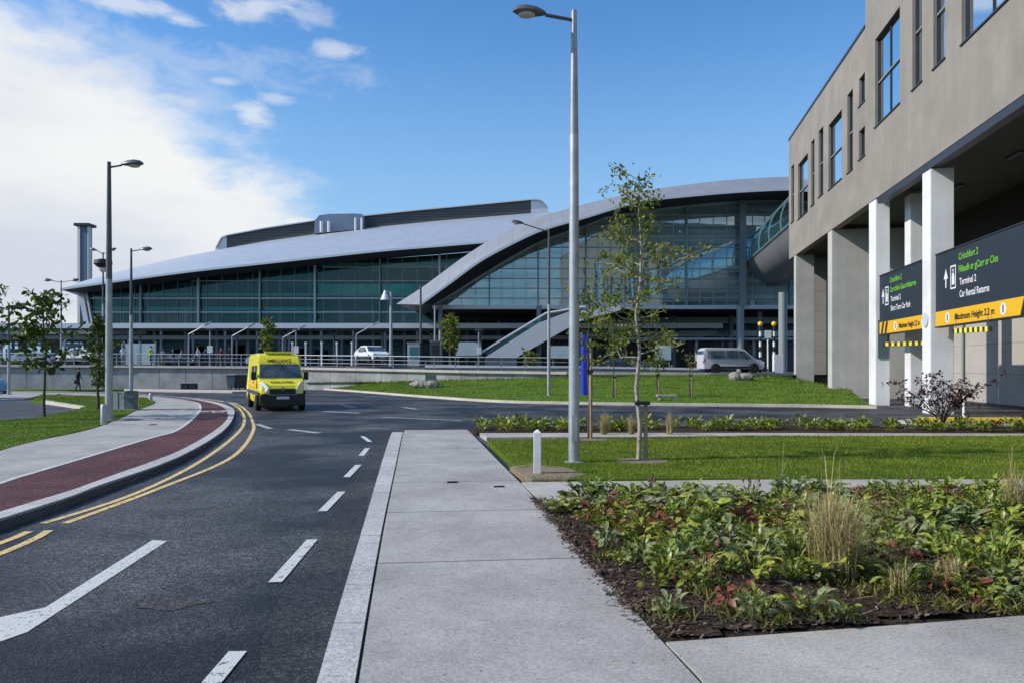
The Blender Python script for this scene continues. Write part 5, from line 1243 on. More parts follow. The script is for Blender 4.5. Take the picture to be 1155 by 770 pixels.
for px,py,hp,lb_ in ((117,478.5,23,'short grey post at the foot of the tallest left lamp'),(154,461,18,'short pale grey post right of the utility cabinet'),(170,451,8,'small pale post at the far end of the left grass')):
    p = G(px,py,ZL); h_ = hp*p.y/F; mb = MB(); mb.lathe([(0.09,0),(0.09,h_-0.04),(0.06,h_)],14); tagm(mb,'bollard',M['galv'],lb_,'bollard',p,smooth=True)
p = G(138,462,ZL); cbt = thing('utility_cabinet','grey utility cabinet with a darker green end on the left grass','cabinet',p)
mb = MB(); mb.box((-0.12,0.1,0.38),(0.52,0.4,0.76)); mb.build('cabinet_body',M['cab'],cbt,bevel=0.015,local=True)
mb = MB(); mb.box((0.33,0.1,0.40),(0.36,0.42,0.80)); mb.build('end_section',M['cabd'],cbt,bevel=0.015,local=True)
mb = MB(); mb.box((-0.12,-0.105,0.38),(0.02,0.01,0.70)); mb.build('door_seam',M['black'],cbt,local=True)
mb = MB(); mb.box((0.1,0.1,0.02),(1.0,0.5,0.06)); mb.build('plinth',M['path2'],cbt,local=True)
# blue sign behind the main lamp
p = W(660,455,27); bs = thing('blue_sign','tall blue sign board standing behind the main lamp','sign',(p.x,27,0.1))
mb = MB(); mb.box((-0.02,0,1.9),(0.20,1.1,2.15)); mb.build('panel',M['bluesign'],bs,bevel=0.01,local=True)
mb = MB(); mb.box((0.17,0,1.42),(0.10,0.12,2.85)); mb.build('post',M['galv'],bs,local=True)
# road sign stand on the bank, boulders, bench, bins
def boulder(loc, s, label, seed, grp=None):
    mb = MB(); mb.ball((0,0,s[2]*0.3),0.5,14,(s[0],s[1],s[2])); mb.v = [(x*(1+.25*noise.noise((x*2+seed,y*2,z*3))),y*(1+.25*noise.noise((x*2,y*2+seed,z*3))),z*(1+.2*noise.noise((x*3,y+seed,z)))) for x,y,z in mb.v]
    tagm(mb,'boulder',M['rock'],label,'boulder',loc,smooth=False)
for px,py,Y,s,lb_,sd_ in ((474,424,56,(1.7,1.0,0.6),'pale boulder at the top of the bank left of the green sapling',1),(829,428.5,52.5,(1.0,0.7,0.7),'pale boulder on the bank below the silver people carrier',2),(840,429,52.5,(1.4,0.8,0.6),'darker low boulder right of the one below the people carrier',5),(488,427,55,(1.2,0.8,0.7),'dark boulder on the bank behind the small sign stand',7)):
    p = W(px,py,Y); p.z = far_z(p.x,p.y); boulder(p,s,lb_,sd_)
p = W(486,437,50); p.z = far_z(p.x,p.y); ss = thing('sign_stand','small grey panel on two legs standing on the bank','sign',p)
mb = MB(); mb.box((0,0,1.05),(0.75,0.05,0.42)); mb.build('panel',M['cabd'],ss,local=True)
for s_ in (-0.3,0.3): mb = MB(); mb.box((s_,0,0.42),(0.05,0.05,0.84)); mb.build('leg',M['steel'],ss,local=True)
p = W(752,448.5,39.5); p.z = far_z(p.x,p.y); bn = thing('stone_bench','pale stone slab bench on the grass bank','bench',p)
mb = MB(); mb.box((0,0,0.22),(1.05,0.4,0.12)); mb.build('seat',M['path2'],bn,bevel=0.02,local=True)
for s_ in (-0.35,0.35): mb = MB(); mb.box((s_,0,0.08),(0.14,0.34,0.18)); mb.build('leg',M['rock'],bn,local=True)
for px,lb_,w_,h_,Y in ((262,'grey wheeled bin against the retaining wall left of the van',0.75,1.1,63),(272,'dark wheeled bin against the retaining wall nearest the van',0.8,1.15,63)):
    x=(px-HX)/F*Y; o = thing('wheeled_bin',lb_,'bin',(x,Y,0.05)); mb=MB(); mb.add([(-w_*.4,-.3,0.12),(w_*.4,-.3,0.12),(w_*.4,.3,0.12),(-w_*.4,.3,0.12),(-w_*.5,-.4,h_),(w_*.5,-.4,h_),(w_*.5,.4,h_),(-w_*.5,.4,h_)],[(0,3,2,1),(4,5,6,7),(0,1,5,4),(1,2,6,5),(2,3,7,6),(3,0,4,7)]); mb.build('bin_body',M['cabd'] if px<265 else M['black'],o,bevel=0.02,local=True)
    mb=MB(); mb.box((0,0,h_+0.05),(w_*1.06,.86,.08)); mb.build('lid',M['black'],o,bevel=0.02,local=True)
    for s_ in (-1,1): mb=MB(); mb.lathe([(0.12,-0.03),(0.12,0.03)],12,(s_*w_*.3,0.3,0.12),axis='X'); mb.build('wheel',M['tyre'],o,local=True)
for px,lb_ in ((209,'left dark low block at the foot of the retaining wall'),(218,'right dark low block at the foot of the retaining wall')):
    Y=62.5; mb=MB(); mb.box((0,0,0.22),(0.62,0.4,0.42)); mb.box((0,0,0.47),(0.7,0.46,0.08)); tagm(mb,'planter_block',M['black'],lb_,'planter',((px-HX)/F*Y,Y,0.05),bevel=0.03)
# ticket machines, billboards, belisha beacons, white posts
def upper(px,Y): x=(px-HX)/F*Y; return Vector((x,Y,zup(x)))
for px,m_,lb_,w_,h_ in ((467,'teal_box','pale framed ticket machine with teal screen left of the arch column',1.1,2.0),(491,'black','dark ticket machine beside the arch column',0.9,2.2)):
    p=upper(px,66); o=thing('ticket_machine',lb_,'machine',p); mb=MB(); mb.box((0,0,h_/2),(w_,0.7,h_)); mb.build('housing',M['transom'] if px<480 else M['grey_car'],o,bevel=0.04,local=True)
    mb=MB(); mb.box((0.05,-0.37,h_*0.6),(w_*0.7,0.04,h_*0.5)); mb.build('screen',M[m_],o,local=True); mb=MB(); mb.box((0,0,h_+0.05),(w_*1.1,.8,.1)); mb.build('top',M['leaf_a'] if False else M['stake'],o,local=True)
for px,Y,w_,h0,h1,lb_ in ((528,78,2.6,1.0,2.4,'pale blank billboard right of the green sapling'),(633,78,2.2,1.0,2.3,'pale blank billboard just left of the main lamp post'),(748,76,1.6,1.0,2.5,'pale blank billboard right of the birch trunk')):
    p=upper(px,Y); o=thing('billboard',lb_,'billboard',p); mb=MB(); mb.box((0,0,(h0+h1)/2+.2),(w_,0.1,h1-h0)); mb.build('panel',M['poster'],o,local=True)
    mb=MB(); mb.box((0,0.08,(h0+h1)/2+.2),(w_+0.2,0.08,h1-h0+0.2)); mb.build('frame',M['frame_dark'],o,local=True)
    for s_ in (-1,1): mb=MB(); mb.box((s_*w_*0.4,0.05,h0/2),(0.1,0.1,h0+0.2)); mb.build('leg',M['steel'],o,local=True)
for px,lb_ in ((857.5,'left black and white banded beacon post with amber globe'),(873,'right black and white banded beacon post with amber globe')):
    Y=59; x=(px-HX)/F*Y; z0=1.5; o=thing('crossing_beacon',lb_,'beacon',(x,Y,z0)); H_=W(px,368,Y).z-z0
    for i in range(9): mb=MB(); mb.lathe([(0.10,H_*i/9),(0.10,H_*(i+1)/9)],12); mb.build('pole_band',M['black'] if i%2==0 else M['whitep'],o,local=True)
    mb=MB(); mb.ball((0,0,H_+0.18),0.2,14); mb.build('globe',M['beacon'],o,smooth=True,local=True)
    if px>860: 
        mb=MB(); mb.box((0.2,-0.3,0.65),(0.75,0.4,1.5)); mb.build('base_box',M['whitep'],o,bevel=0.03,local=True)
p=Vector(((866-HX)/F*59,59,1.5)); mb=MB(); mb.lathe([(0.06,0),(0.06,3.2)],10); mb.box((0,-0.05,3.0),(0.5,0.06,0.6)); tagm(mb,'signpost',M['whitep'],'plain white signpost between the two banded beacons','signpost',p)
wb=None
for i,px in enumerate((363,380,397,345,330)):
    p=upper(px,70)
    if wb is None:
        wb=thing('white_post','slim white post in the row behind the railing','post',p,group='white posts behind the railing')
        mb=MB(); mb.lathe([(0.09,0),(0.09,2.0),(0.12,2.05),(0.12,2.2),(0.02,2.22)],10); mb.build('shaft',M['whitep'],wb,smooth=True,local=True)
    else: copy_tree(wb,p)
# manhole covers and ironwork
def cover(px,py,z,w_,d_,label,m='black',name='manhole_cover'):
    p=G(px,py,z); mb=MB(); mb.box((0,0,0),(w_,d_,0.008)); 
    for k in range(5): mb.box((0,-d_*0.4+d_*0.2*k,0.005),(w_*0.85,d_*0.06,0.006))
    tagm(mb,name,M[m],label,'manhole cover',(p.x,p.y,z+0.004),rz=0.13)
cover(510.5,543.5,ZP,0.17,0.13,'small dark iron cover left of two in the footpath')
cover(563,548.5,ZP,0.16,0.10,'small dark iron cover near the right footpath edge')
cover(151,473,ZL,0.42,0.7,'dark grey rectangular cover in the left footpath','cabd')
cover(172,478.5,ZL,0.22,0.3,'smaller grey cover right of the large one in the left footpath','cabd')

# ------------------------------------------------------------------ trees
def leaf_cloud(name, pts, size, m, parent, seed, jitter=0.5):
    r = np.random.default_rng(seed); P = np.array([tuple(p) for p in pts]); n = len(P)
    d = r.normal(0,1,(n,3)); d[:,2] -= 0.4; d /= np.linalg.norm(d,axis=1)[:,None]
    e = np.cross(d, r.normal(0,1,(n,3))); e /= np.linalg.norm(e,axis=1)[:,None]; q = np.cross(d,e)
    s = size*r.uniform(0.6,1.35,n)[:,None]
    v = np.empty((n*6,3)); v[0::6]=P; v[1::6]=P+d*s*0.35+e*s*0.30+q*s*0.08; v[2::6]=P+d*s*0.75+e*s*0.24+q*s*0.06; v[3::6]=P+d*s*1.1-q*s*0.1; v[4::6]=P+d*s*0.75-e*s*0.24+q*s*0.06; v[5::6]=P+d*s*0.35-e*s*0.30+q*s*0.08
    f = []
    for i in range(n): b=i*6; f += [(b,b+1,b+2,b+3),(b,b+3,b+4,b+5)]
    o = rawmesh(name, v.tolist(), f, m, parent); return o
def tree(label, base, h, r0, crown_lo, crown_r, nb, lpb, ls, lm, bm_, seed, name='tree', cat='tree', group=None, lean=0.0, stakes=0, prof=None, up=0.8):
    R_ = random.Random(seed); o = thing(name, label, cat, base, 0, group); mb = MB()
    tp = [Vector((lean*t*h+R_.gauss(0,0.018)*h*t*(1-t)*2, R_.gauss(0,0.012)*h*t, h*t*0.97)) for t in [k/8 for k in range(9)]]
    mb.tube(tp, [r0*(1-0.88*(k/8)**0.9)+0.004 for k in range(9)], 8)
    pts = []
    prof = prof or (lambda t: math.sin(math.pi*min(1,(t*0.9+0.13)))**0.8)
    for b in range(nb):
        t = (b+R_.random())/nb; zt = crown_lo+(1-crown_lo)*t*0.97
        k = zt*8; i = min(7,int(k)); st_ = tp[i].lerp(tp[i+1],k-i)
        a = b*2.4+R_.gauss(0,0.5); ln_ = crown_r*prof(t)*R_.uniform(0.55,1.2)
        d = Vector((math.cos(a),math.sin(a),up*R_.uniform(0.5,1.2)*(0.4+t))); d.normalize()
        br = [st_]; 
        for s_ in range(1,5):
            br.append(st_+d*ln_*s_/4+Vector((R_.gauss(0,.04),R_.gauss(0,.04),R_.gauss(0,.03)-0.03*s_*(1-t)))*ln_)
        mb.tube(br, [r0*0.20*(1-0.85*s_/4)+0.002 for s_ in range(5)], 5)
        for tw in range(4):
            s_ = R_.uniform(0.3,1.0); q = br[min(3,int(s_*4))].lerp(br[min(4,int(s_*4)+1)],(s_*4)%1)
            dd = Vector((R_.gauss(0,1),R_.gauss(0,1),R_.gauss(0.2,0.7))).normalized()*ln_*R_.uniform(0.2,0.45)
            mb.tube([q,q+dd*0.5+Vector((0,0,0.01)),q+dd], [0.006*h/5,0.004*h/5,0.002], 4)
            for _ in range(int(lpb*(0.5+R_.random())/4*min(1.3,0.15+ln_/crown_r*1.1))):
                u_ = R_.random()**0.7; c = q+dd*u_*1.1; sg_ = crown_r*0.05
                pts.append(c+Vector((R_.gauss(0,sg_),R_.gauss(0,sg_),R_.gauss(0,sg_))))
    mb.build('trunk', bm_, o, smooth=True, local=True)
    leaf_cloud('crown', pts, ls, lm, o, seed)
    return o
def stake(par, x, y, h, r=0.035, tie=None):
    mb = MB(); mb.lathe([(r,-0.05),(r,h-0.04),(r*0.5,h)],8,(x,y,0)); s_ = mb.build('stake', M['stake'], par, smooth=True, local=True)
    if tie:
        mb = MB(); mb.box((x/2,y/2,tie),(abs(x)+0.14,abs(y)+0.14,0.07)); mb.build('tree_tie', M['black'], par, local=True)
p = G(720.5,518,ZP); mt_ = tree('slender sparse leafed birch with a stake on the near lawn', p, W(720,186,p.y).z-ZP, 0.046, 0.33, 1.25, 42, 80, 0.072, M['leaf_a'], M['bark'], 11, 'birch_tree', stakes=1,
     prof=lambda t: 0.72+0.28*math.sin(math.pi*t*1.3) if t<0.62 else 0.30+0.25*abs(math.sin(t*40)), up=0.5)
stake(mt_, 0.14, 0.02, 1.15, 0.038, 1.1)
p = G(664,495,ZP); t2 = tree('thin staked sapling just right of the main lamp', p, 3.9, 0.03, 0.50, 0.55, 16, 44, 0.075, M['leaf_a'], M['barkd'], 12, 'sapling')
stake(t2, 0.05, 0, 2.35, 0.045, 1.7)
for px,py,Y,hp,lb_,sd_ in ((692,447,41,150,'staked sapling on the bank right of the blue sign',21),(741,446,41,110,'staked sapling on the bank beside the stone bench',22),(778,446,41,100,'staked sapling on the bank right of the stone bench',23)):
    p = W(px,py,Y); p.z = far_z(p.x,p.y); t_ = tree(lb_, p, 4.6 if px<700 else 2.6, 0.045, 0.5, 0.9 if px<700 else 0.5, 18, 26 if px<700 else 9, 0.11, M['leaf_a'], M['barkd'], sd_, 'sapling'); stake(t_,0.1,0,1.3,0.05,1.2)
p = G(50,470,ZL); tree('leafy maple sapling on the left grass nearest the photo edge', p, W(50,322,p.y).z-ZL, 0.05, 0.36, 1.25, 26, 30, 0.20, M['leaf_b'], M['barkd'], 31, 'maple_sapling', up=0.9)
p = G(111,462,ZL); tree('dense narrow sapling just left of the tallest left lamp', p, W(111,350,p.y).z-ZL, 0.06, 0.25, 0.75, 34, 50, 0.14, M['leaf_b'], M['barkd'], 32, 'sapling', up=0.9)
p = G(-14,474,ZL); tree('maple branches reaching in from the left photo edge', p, 5.0, 0.05, 0.4, 0.95, 22, 24, 0.18, M['leaf_b'], M['barkd'], 33, 'maple_sapling')
p = upper(301,66); tree('small bright sapling behind the railing above the yellow van', p, W(301,354,66).z-p.z, 0.07, 0.25, 0.9, 26, 36, 0.22, M['leaf_a'], M['barkd'], 34, 'sapling')
p = upper(508,64); tree('bushy bright sapling under the tip of the arch', p, W(508,351,64).z-p.z, 0.08, 0.30, 1.15, 30, 50, 0.22, M['leaf_a'], M['barkd'], 35, 'sapling')
p = upper(598,62); tree('low green shrub at the foot of the covered staircase', p, 1.5, 0.05, 0.1, 0.9, 20, 36, 0.2, M['leaf_a'], M['barkd'], 36, 'shrub', 'shrub')
p = G(1062,481,ZP)
# purple shrub: several stems fanning out
ps = thing('purple_shrub','wide purple-leaved shrub before the car park entrance','shrub',p); mb = MB(); R_ = random.Random(5); pts=[]
for k in range(17):
    a = R_.uniform(0,6.28); sp_ = R_.uniform(0.5,1.6)*(1 if k%3 else 0.5); top_ = Vector((math.cos(a)*sp_*1.1,math.sin(a)*sp_*0.7,R_.uniform(0.95,1.65)-0.12*sp_))
    if k==0: top_ = Vector((1.65,0,1.45))
    if k==1: top_ = Vector((-1.55,0.1,1.45))
    br = [Vector((0,0,0)),Vector((top_.x*0.12,top_.y*0.12,0.35)),Vector((top_.x*0.45,top_.y*0.45,top_.z*0.62)),top_*0.8+Vector((0,0,0.1)),top_]
    mb.tube(br,[0.022,0.018,0.012,0.007,0.003],6)
    for tw in range(9):
        s_=R_.uniform(0.45,1); i=min(3,int(s_*4)); q=br[i].lerp(br[i+1],(s_*4)%1); dd=Vector((R_.gauss(0,.22),R_.gauss(0,.22),R_.gauss(0.04,.12))); mb.tube([q,q+dd],[0.004,0.002],4)
        for _ in range(9): pts.append(q+dd*R_.random()*1.1+Vector((R_.gauss(0,.035),R_.gauss(0,.035),R_.gauss(0,.03))))
mb.build('stems',M['barkd'],ps,smooth=True,local=True); leaf_cloud('foliage',pts,0.075,M['leaf_p'],ps,9)

# ------------------------------------------------------------------ planting
def leafpatch(L, Wd, curl, n=4):          # obovate leaf, midrib along +x, rising
    vs=[];fs=[]
    for i in range(n+1):
        t=i/n; w_=Wd*(math.sin(math.pi*min(1,t*0.85+0.08))**0.8)*(0.5+0.6*t) if i<n else Wd*0.25
        if i==0: w_=Wd*0.10
        x=L*t; z=-curl*L*t*t
        vs += [(x,-w_,z+w_*0.25),(x,0,z-0.0),(x,w_,z+w_*0.25)]
    for i in range(n):
        b=i*3; fs += [(b,b+1,b+4,b+3),(b+1,b+2,b+5,b+4)]
    return vs,fs
def rosette(name, m, n, L, Wd, seed, up0=0.5, stem=0.12):
    R_=random.Random(seed); mb=MB()
    for k in range(n):
        a=k*2.4+R_.gauss(0,.3); el_=R_.uniform(0.15,1.15)*up0*1.6; s_=R_.uniform(0.6,1.15)
        vs,fs=leafpatch(L*s_,Wd*s_,R_.uniform(0.15,0.7))
        Mx=Matrix.Rotation(a,3,'Z')@Matrix.Rotation(-el_,3,'Y')@Matrix.Rotation(R_.gauss(0,.35),3,'X')
        b0=Vector((math.cos(a),math.sin(a),0))*stem*R_.uniform(.3,1)+Vector((0,0,stem*R_.uniform(.2,1.1)))
        mb.add([b0+Mx@Vector(v) for v in vs],fs)
        mb.add([(0,0,0),b0,b0+Vector((0.004,0.004,0))],[(0,1,2)])
    me_o=mb.build(name,m,None,smooth=True); return me_o
protos=[]
for i,(m_,n__,L_,W_,up_) in enumerate((('pl_green',16,0.095,0.036,0.5),('pl_green',26,0.085,0.020,0.8),('pl_yell',13,0.10,0.042,0.5),('pl_blue',18,0.095,0.036,0.6),('pl_red',13,0.085,0.034,0.45),('pl_green',34,0.060,0.020,0.9))):
    protos.append(rosette('bed_plant',M[m_],int(n__*1.35),L_*0.88,W_*0.88,100+i,up_,0.11))
desc=['dark green broad-leaved plant growing in the big bed','upright green leafy plant growing in the big bed','yellow-green broad-leaved plant growing in the big bed','blue-green broad-leaved plant growing in the big bed','reddening broad-leaved plant growing in the big bed','small dense green plant growing in the big bed']
catp='plant'; R_=random.Random(44); placed=[]; cand=[]; used=set(); tries=0
while len(placed)<480 and tries<20000:
    tries+=1; y=R_.uniform(4.75,10.3); x=R_.uniform(0.3,min(12,y*0.80))
    if not in_poly(x,y,bed_in): continue
    # bare mulch along the left edge and the front
    xe=float(edge_at(PR,y)); front=4.95+0.068*(x-1.0)
    dens=min(1,max(0,(x-xe-0.12)/0.8))*min(1,max(0.0,(y-front+0.10)/1.2))
    if y>9 and x-xe>0.4: dens=max(dens,0.9)
    cn = noise.noise((x*0.9,y*0.9,7))+0.5*noise.noise((x*2.3,y*2.3,1))
    if R_.random()>dens or cn < -0.12+0.28*R_.random()-0.12*max(0,y-7): continue
    if any((x-a)**2+(y-b)**2<(0.115)**2 for a,b in placed): continue
    placed.append((x,y)); k=R_.choices(range(6),(16,16,22,17,16,16))[0]; cand.append((x,y,k,dens))
cand.sort(key=lambda c: c[1]); extra=[]
for ci,(x,y,k,dens) in enumerate(cand):
    pr=protos[k]; s_=R_.uniform(0.65,1.35)*(0.8+0.3*dens)*(1.0+0.3*max(0,y-6.5)/3)
    if ci>=285:
        extra.append((k,x,y,s_,R_.uniform(0,6.28))); continue
    if k not in used: o=pr; used.add(k)
    else: o=pr.copy(); C.objects.link(o)
    o.location=(x,y,soilz(x,y)-0.01); o.rotation_euler=(R_.gauss(0,.1),R_.gauss(0,.1),R_.uniform(0,6.28)); o.scale=(s_,s_,s_*R_.uniform(0.9,1.5)); tag(o,desc[k],catp,'plants in the big bed: '+desc[k].split(' plant')[0])
ex=MB()
for k,x,y,s_,a in extra:
    ex.use(protos[k].data.materials[0]); Mx=Matrix.Translation((x,y,soilz(x,y)))@Matrix.Rotation(a,4,'Z')@Matrix.Scale(s_,4)
    ex.add([Mx@v.co for v in protos[k].data.vertices],[tuple(p.vertices) for p in protos[k].data.polygons])
tag(ex.build('bed_foliage',None,None,smooth=True),'mixed leafy foliage massed at the back of the big bed','foliage',kind='stuff')
for k in range(6):
    if k not in used: bpy.data.objects.remove(protos[k])
# fine ground cover, bark chips, twigs
r=np.random.default_rng(8); V=[];Fc=[];q=0
while q<22000:
    y=r.uniform(4.6,10.5); x=r.uniform(0.2,12)
    if x>y*0.85 or not in_poly(x,y,bed_in): continue
    if q%12==0: x=float(edge_at(PR,y))+r.normal(0,0.05)+0.02
    s_=r.uniform(0.005,0.017); a=r.uniform(0,6.28); z=max(soilz(x,y)+0.012, ZP+0.004 if q%12==0 else 0); u_=np.array([math.cos(a),math.sin(a),r.normal(0,.35)])*s_*r.uniform(1,2.2); w_=np.array([-math.sin(a),math.cos(a),r.normal(0,.35)])*s_*0.55; c=np.array([x,y,z])
    V += [tuple(c-u_-w_),tuple(c+u_-w_),tuple(c+u_+w_),tuple(c-u_+w_)]; Fc.append((4*q,4*q+1,4*q+2,4*q+3)); q+=1
tag(rawmesh('bark_mulch',V,Fc,M['chips']),'dark bark mulch chips covering the big planting bed','mulch',kind='stuff')
def tuftmesh(name, n, h, spread, wd, m, seed, droop=0.5):
    R2=random.Random(seed); mb=MB()
    for k in range(n):
        a=R2.uniform(0,6.28); rr_=abs(R2.gauss(0,.5))*spread; hh=h*R2.uniform(.5,1.1); b0=Vector((R2.gauss(0,.06)*spread*2,R2.gauss(0,.06)*spread*2,0)); d=Vector((math.cos(a),math.sin(a),0)); s_=Vector((-d.y,d.x,0))*wd
        p1=b0+d*rr_*0.25+Vector((0,0,hh*0.5)); p2=b0+d*rr_*0.65+Vector((0,0,hh*(0.9-0.1*droop))); p3=b0+d*rr_*(1+droop*.4)+Vector((0,0,hh*(1-droop*0.35*rr_/max(spread,.01))))
        mb.add([b0-s_,b0+s_,p1+s_,p1-s_,p2+s_*.6,p2-s_*.6,p3],[(0,1,2,3),(3,2,4,5),(5,4,6)])
    return mb.build(name,m,None)
mb=MB(); R3=random.Random(77)
for _ in range(170):
    y=R3.uniform(4.9,9.8); x=R3.uniform(0.4,8)
    if x>y*0.8 or not in_poly(x,y,bed_in): continue
    a=R3.uniform(0,6.28); L_=R3.uniform(0.08,0.35); z=soilz(x,y)+0.02
    mb.tube([(x,y,z),(x+math.cos(a)*L_*.5,y+math.sin(a)*L_*.5,z+R3.uniform(0,.06)),(x+math.cos(a)*L_,y+math.sin(a)*L_,z+R3.uniform(-.01,.05))],[0.003,0.0025,0.0015],4)
tag(mb.build('dead_stems',M['twig']),'dead stems and twigs strewn over the mulch of the big bed','litter',kind='stuff')
# low fine-leaved cover
V=[];Fc=[];q=0
cl=[(r.uniform(0.3,10),r.uniform(4.9,10.2)) for _ in range(330)]
cl=[c for c in cl if in_poly(c[0],c[1],bed_in) and c[0]<c[1]*0.82 and c[0]-float(edge_at(PR,c[1]))>0.2]
for cx_,cy_ in cl:
    for _ in range(75):
        x=cx_+r.normal(0,.10); y=cy_+r.normal(0,.10); z=soilz(x,y)
        if not in_poly(x,y,bed_in): continue
        hh=r.uniform(0.025,0.10); a=r.uniform(0,6.28); ww=r.uniform(.004,.010); lx,ly=r.normal(0,.05,2)
        V += [(x-math.cos(a)*ww,y-math.sin(a)*ww,z),(x+math.cos(a)*ww,y+math.sin(a)*ww,z),(x+lx*0.5+math.cos(a)*ww,y+ly*.5+math.sin(a)*ww,z+hh*.6),(x+lx,y+ly,z+hh),(x+lx*0.5-math.cos(a)*ww,y+ly*.5-math.sin(a)*ww,z+hh*.6)]; Fc.append(tuple(range(5*q,5*q+5))); q+=1
tag(rawmesh('ground_cover',V,Fc,M['fine']),'fine-leaved low weeds and grass between the bed plants','ground cover',kind='stuff')
# ornamental grasses
def tall_grass(label,p,h,sp_,seed,n=260,green=80,stalks=14):
    o=thing('ornamental_grass',label,'grass tuft',p); a=tuftmesh('dry_blades',n,h,sp_,0.0035,M['straw'],seed,0.6); a.parent=o; b=tuftmesh('green_blades',green,h*0.62,sp_*0.9,0.004,M['strawg'],seed+1,0.7); b.parent=o
    if stalks: c=tuftmesh('seed_stalks',stalks,h*1.5,sp_*0.5,0.003,M['straw'],seed+2,0.2); c.parent=o
    return o
p=G(943,650,ZP); tall_grass('large straw-coloured grass tuft in the middle of the big bed',p,0.72,0.58,61,700,230,22)
p=G(1142,585,ZP); tall_grass('straw-coloured grass tuft at the right edge of the big bed',p,0.62,0.30,64,160,70,12)
p=G(800,650,ZP); tall_grass('small drooping grass tuft in the left half of the big bed',p,0.2,0.20,67,60,120,0)
p=G(1070,665,ZP); tall_grass('low straw and green grass clump at the front right of the bed',p,0.3,0.25,70,110,120,0)
p=G(1015,672,ZP); tall_grass('low straw grass clump right of the large tuft',p,0.28,0.22,73,110,80,0)
# dead flower stalks
V_=0
for i,(px,py,h_,lb_) in enumerate(((738,572,0.36,'dark dead flower stalks at the back left of the bed'),(846,566,0.34,'brown seed heads at the back of the bed left of centre'),(1038,562,0.30,'thin dark stalks at the back of the bed right of the large tuft'),(1004,600,0.5,'bent dry stems behind the reddening plants'))):
    p=G(px,py,ZP); mb=MB(); R2=random.Random(i)
    for k in range(9):
        t_=Vector((R2.gauss(0,.12),R2.gauss(0,.1),h_*R2.uniform(.6,1.1))); mb.tube([Vector((R2.gauss(0,.03),R2.gauss(0,.03),0)),t_*0.6+Vector((R2.gauss(0,.02),0,0)),t_],[0.005,0.004,0.003],5); mb.ball(t_,0.016,6,(1,1,1.6))
    tagm(mb,'flower_stalks',M['twig'],lb_,'dead stalks',p)
# strip planting
sp=[]
for i,(m_,L_,W_) in enumerate((('pl_green',0.13,0.05),('pl_yell',0.12,0.045),('pl_red',0.11,0.04))): sp.append(rosette('border_plant',M[m_],34,L_,W_,200+i,0.8,0.20))
sdesc=['dark green leafy plant in the border beside the far road','light green leafy plant in the border beside the far road','reddish leafy plant in the border beside the far road']; used=set()
R_=random.Random(9)
for i in range(150):
    t=R_.random(); x=-1.0+t*18.5; y=21.1+R_.uniform(0.0,1.6)-(0.25 if x>12 else 0)
    if x>15.5: y=R_.uniform(20.6,21.4)
    k=R_.choices((0,1,2),(70,22,5))[0]; o=sp[k] if k not in used else sp[k].copy()
    if k in used: C.objects.link(o)
    used.add(k); s_=R_.uniform(0.6,1.15); o.location=(x,y,0.09); o.rotation_euler=(0,0,R_.uniform(0,6.28)); o.scale=(s_,s_,s_*R_.uniform(.9,1.4)); tag(o,sdesc[k],'plant','border plants: '+sdesc[k].split(' in the')[0])
for px,h_,lb_ in ((681,0.62,'tan grass tuft in the border just right of the thin sapling'),(712,0.55,'tan grass tuft in the border left of the birch trunk'),(755,0.62,'green and tan tall tuft in the border right of the birch')):
    p=G(px,489,ZP); tall_grass(lb_,p,h_,0.30,80+px,150,60,0)
for px,h_,lb_ in ((880,0.75,'wispy seed stalks at the lawn edge left of the large bed tuft'),(925,0.9,'tall wispy stalks rising behind the large straw tuft')):
    p=G(px,556,ZP); o=tuftmesh('seed_stalks',16,h_,0.2,0.004,M['strawg'],px,0.3); o.location=p; tag(o,lb_,'stalks')

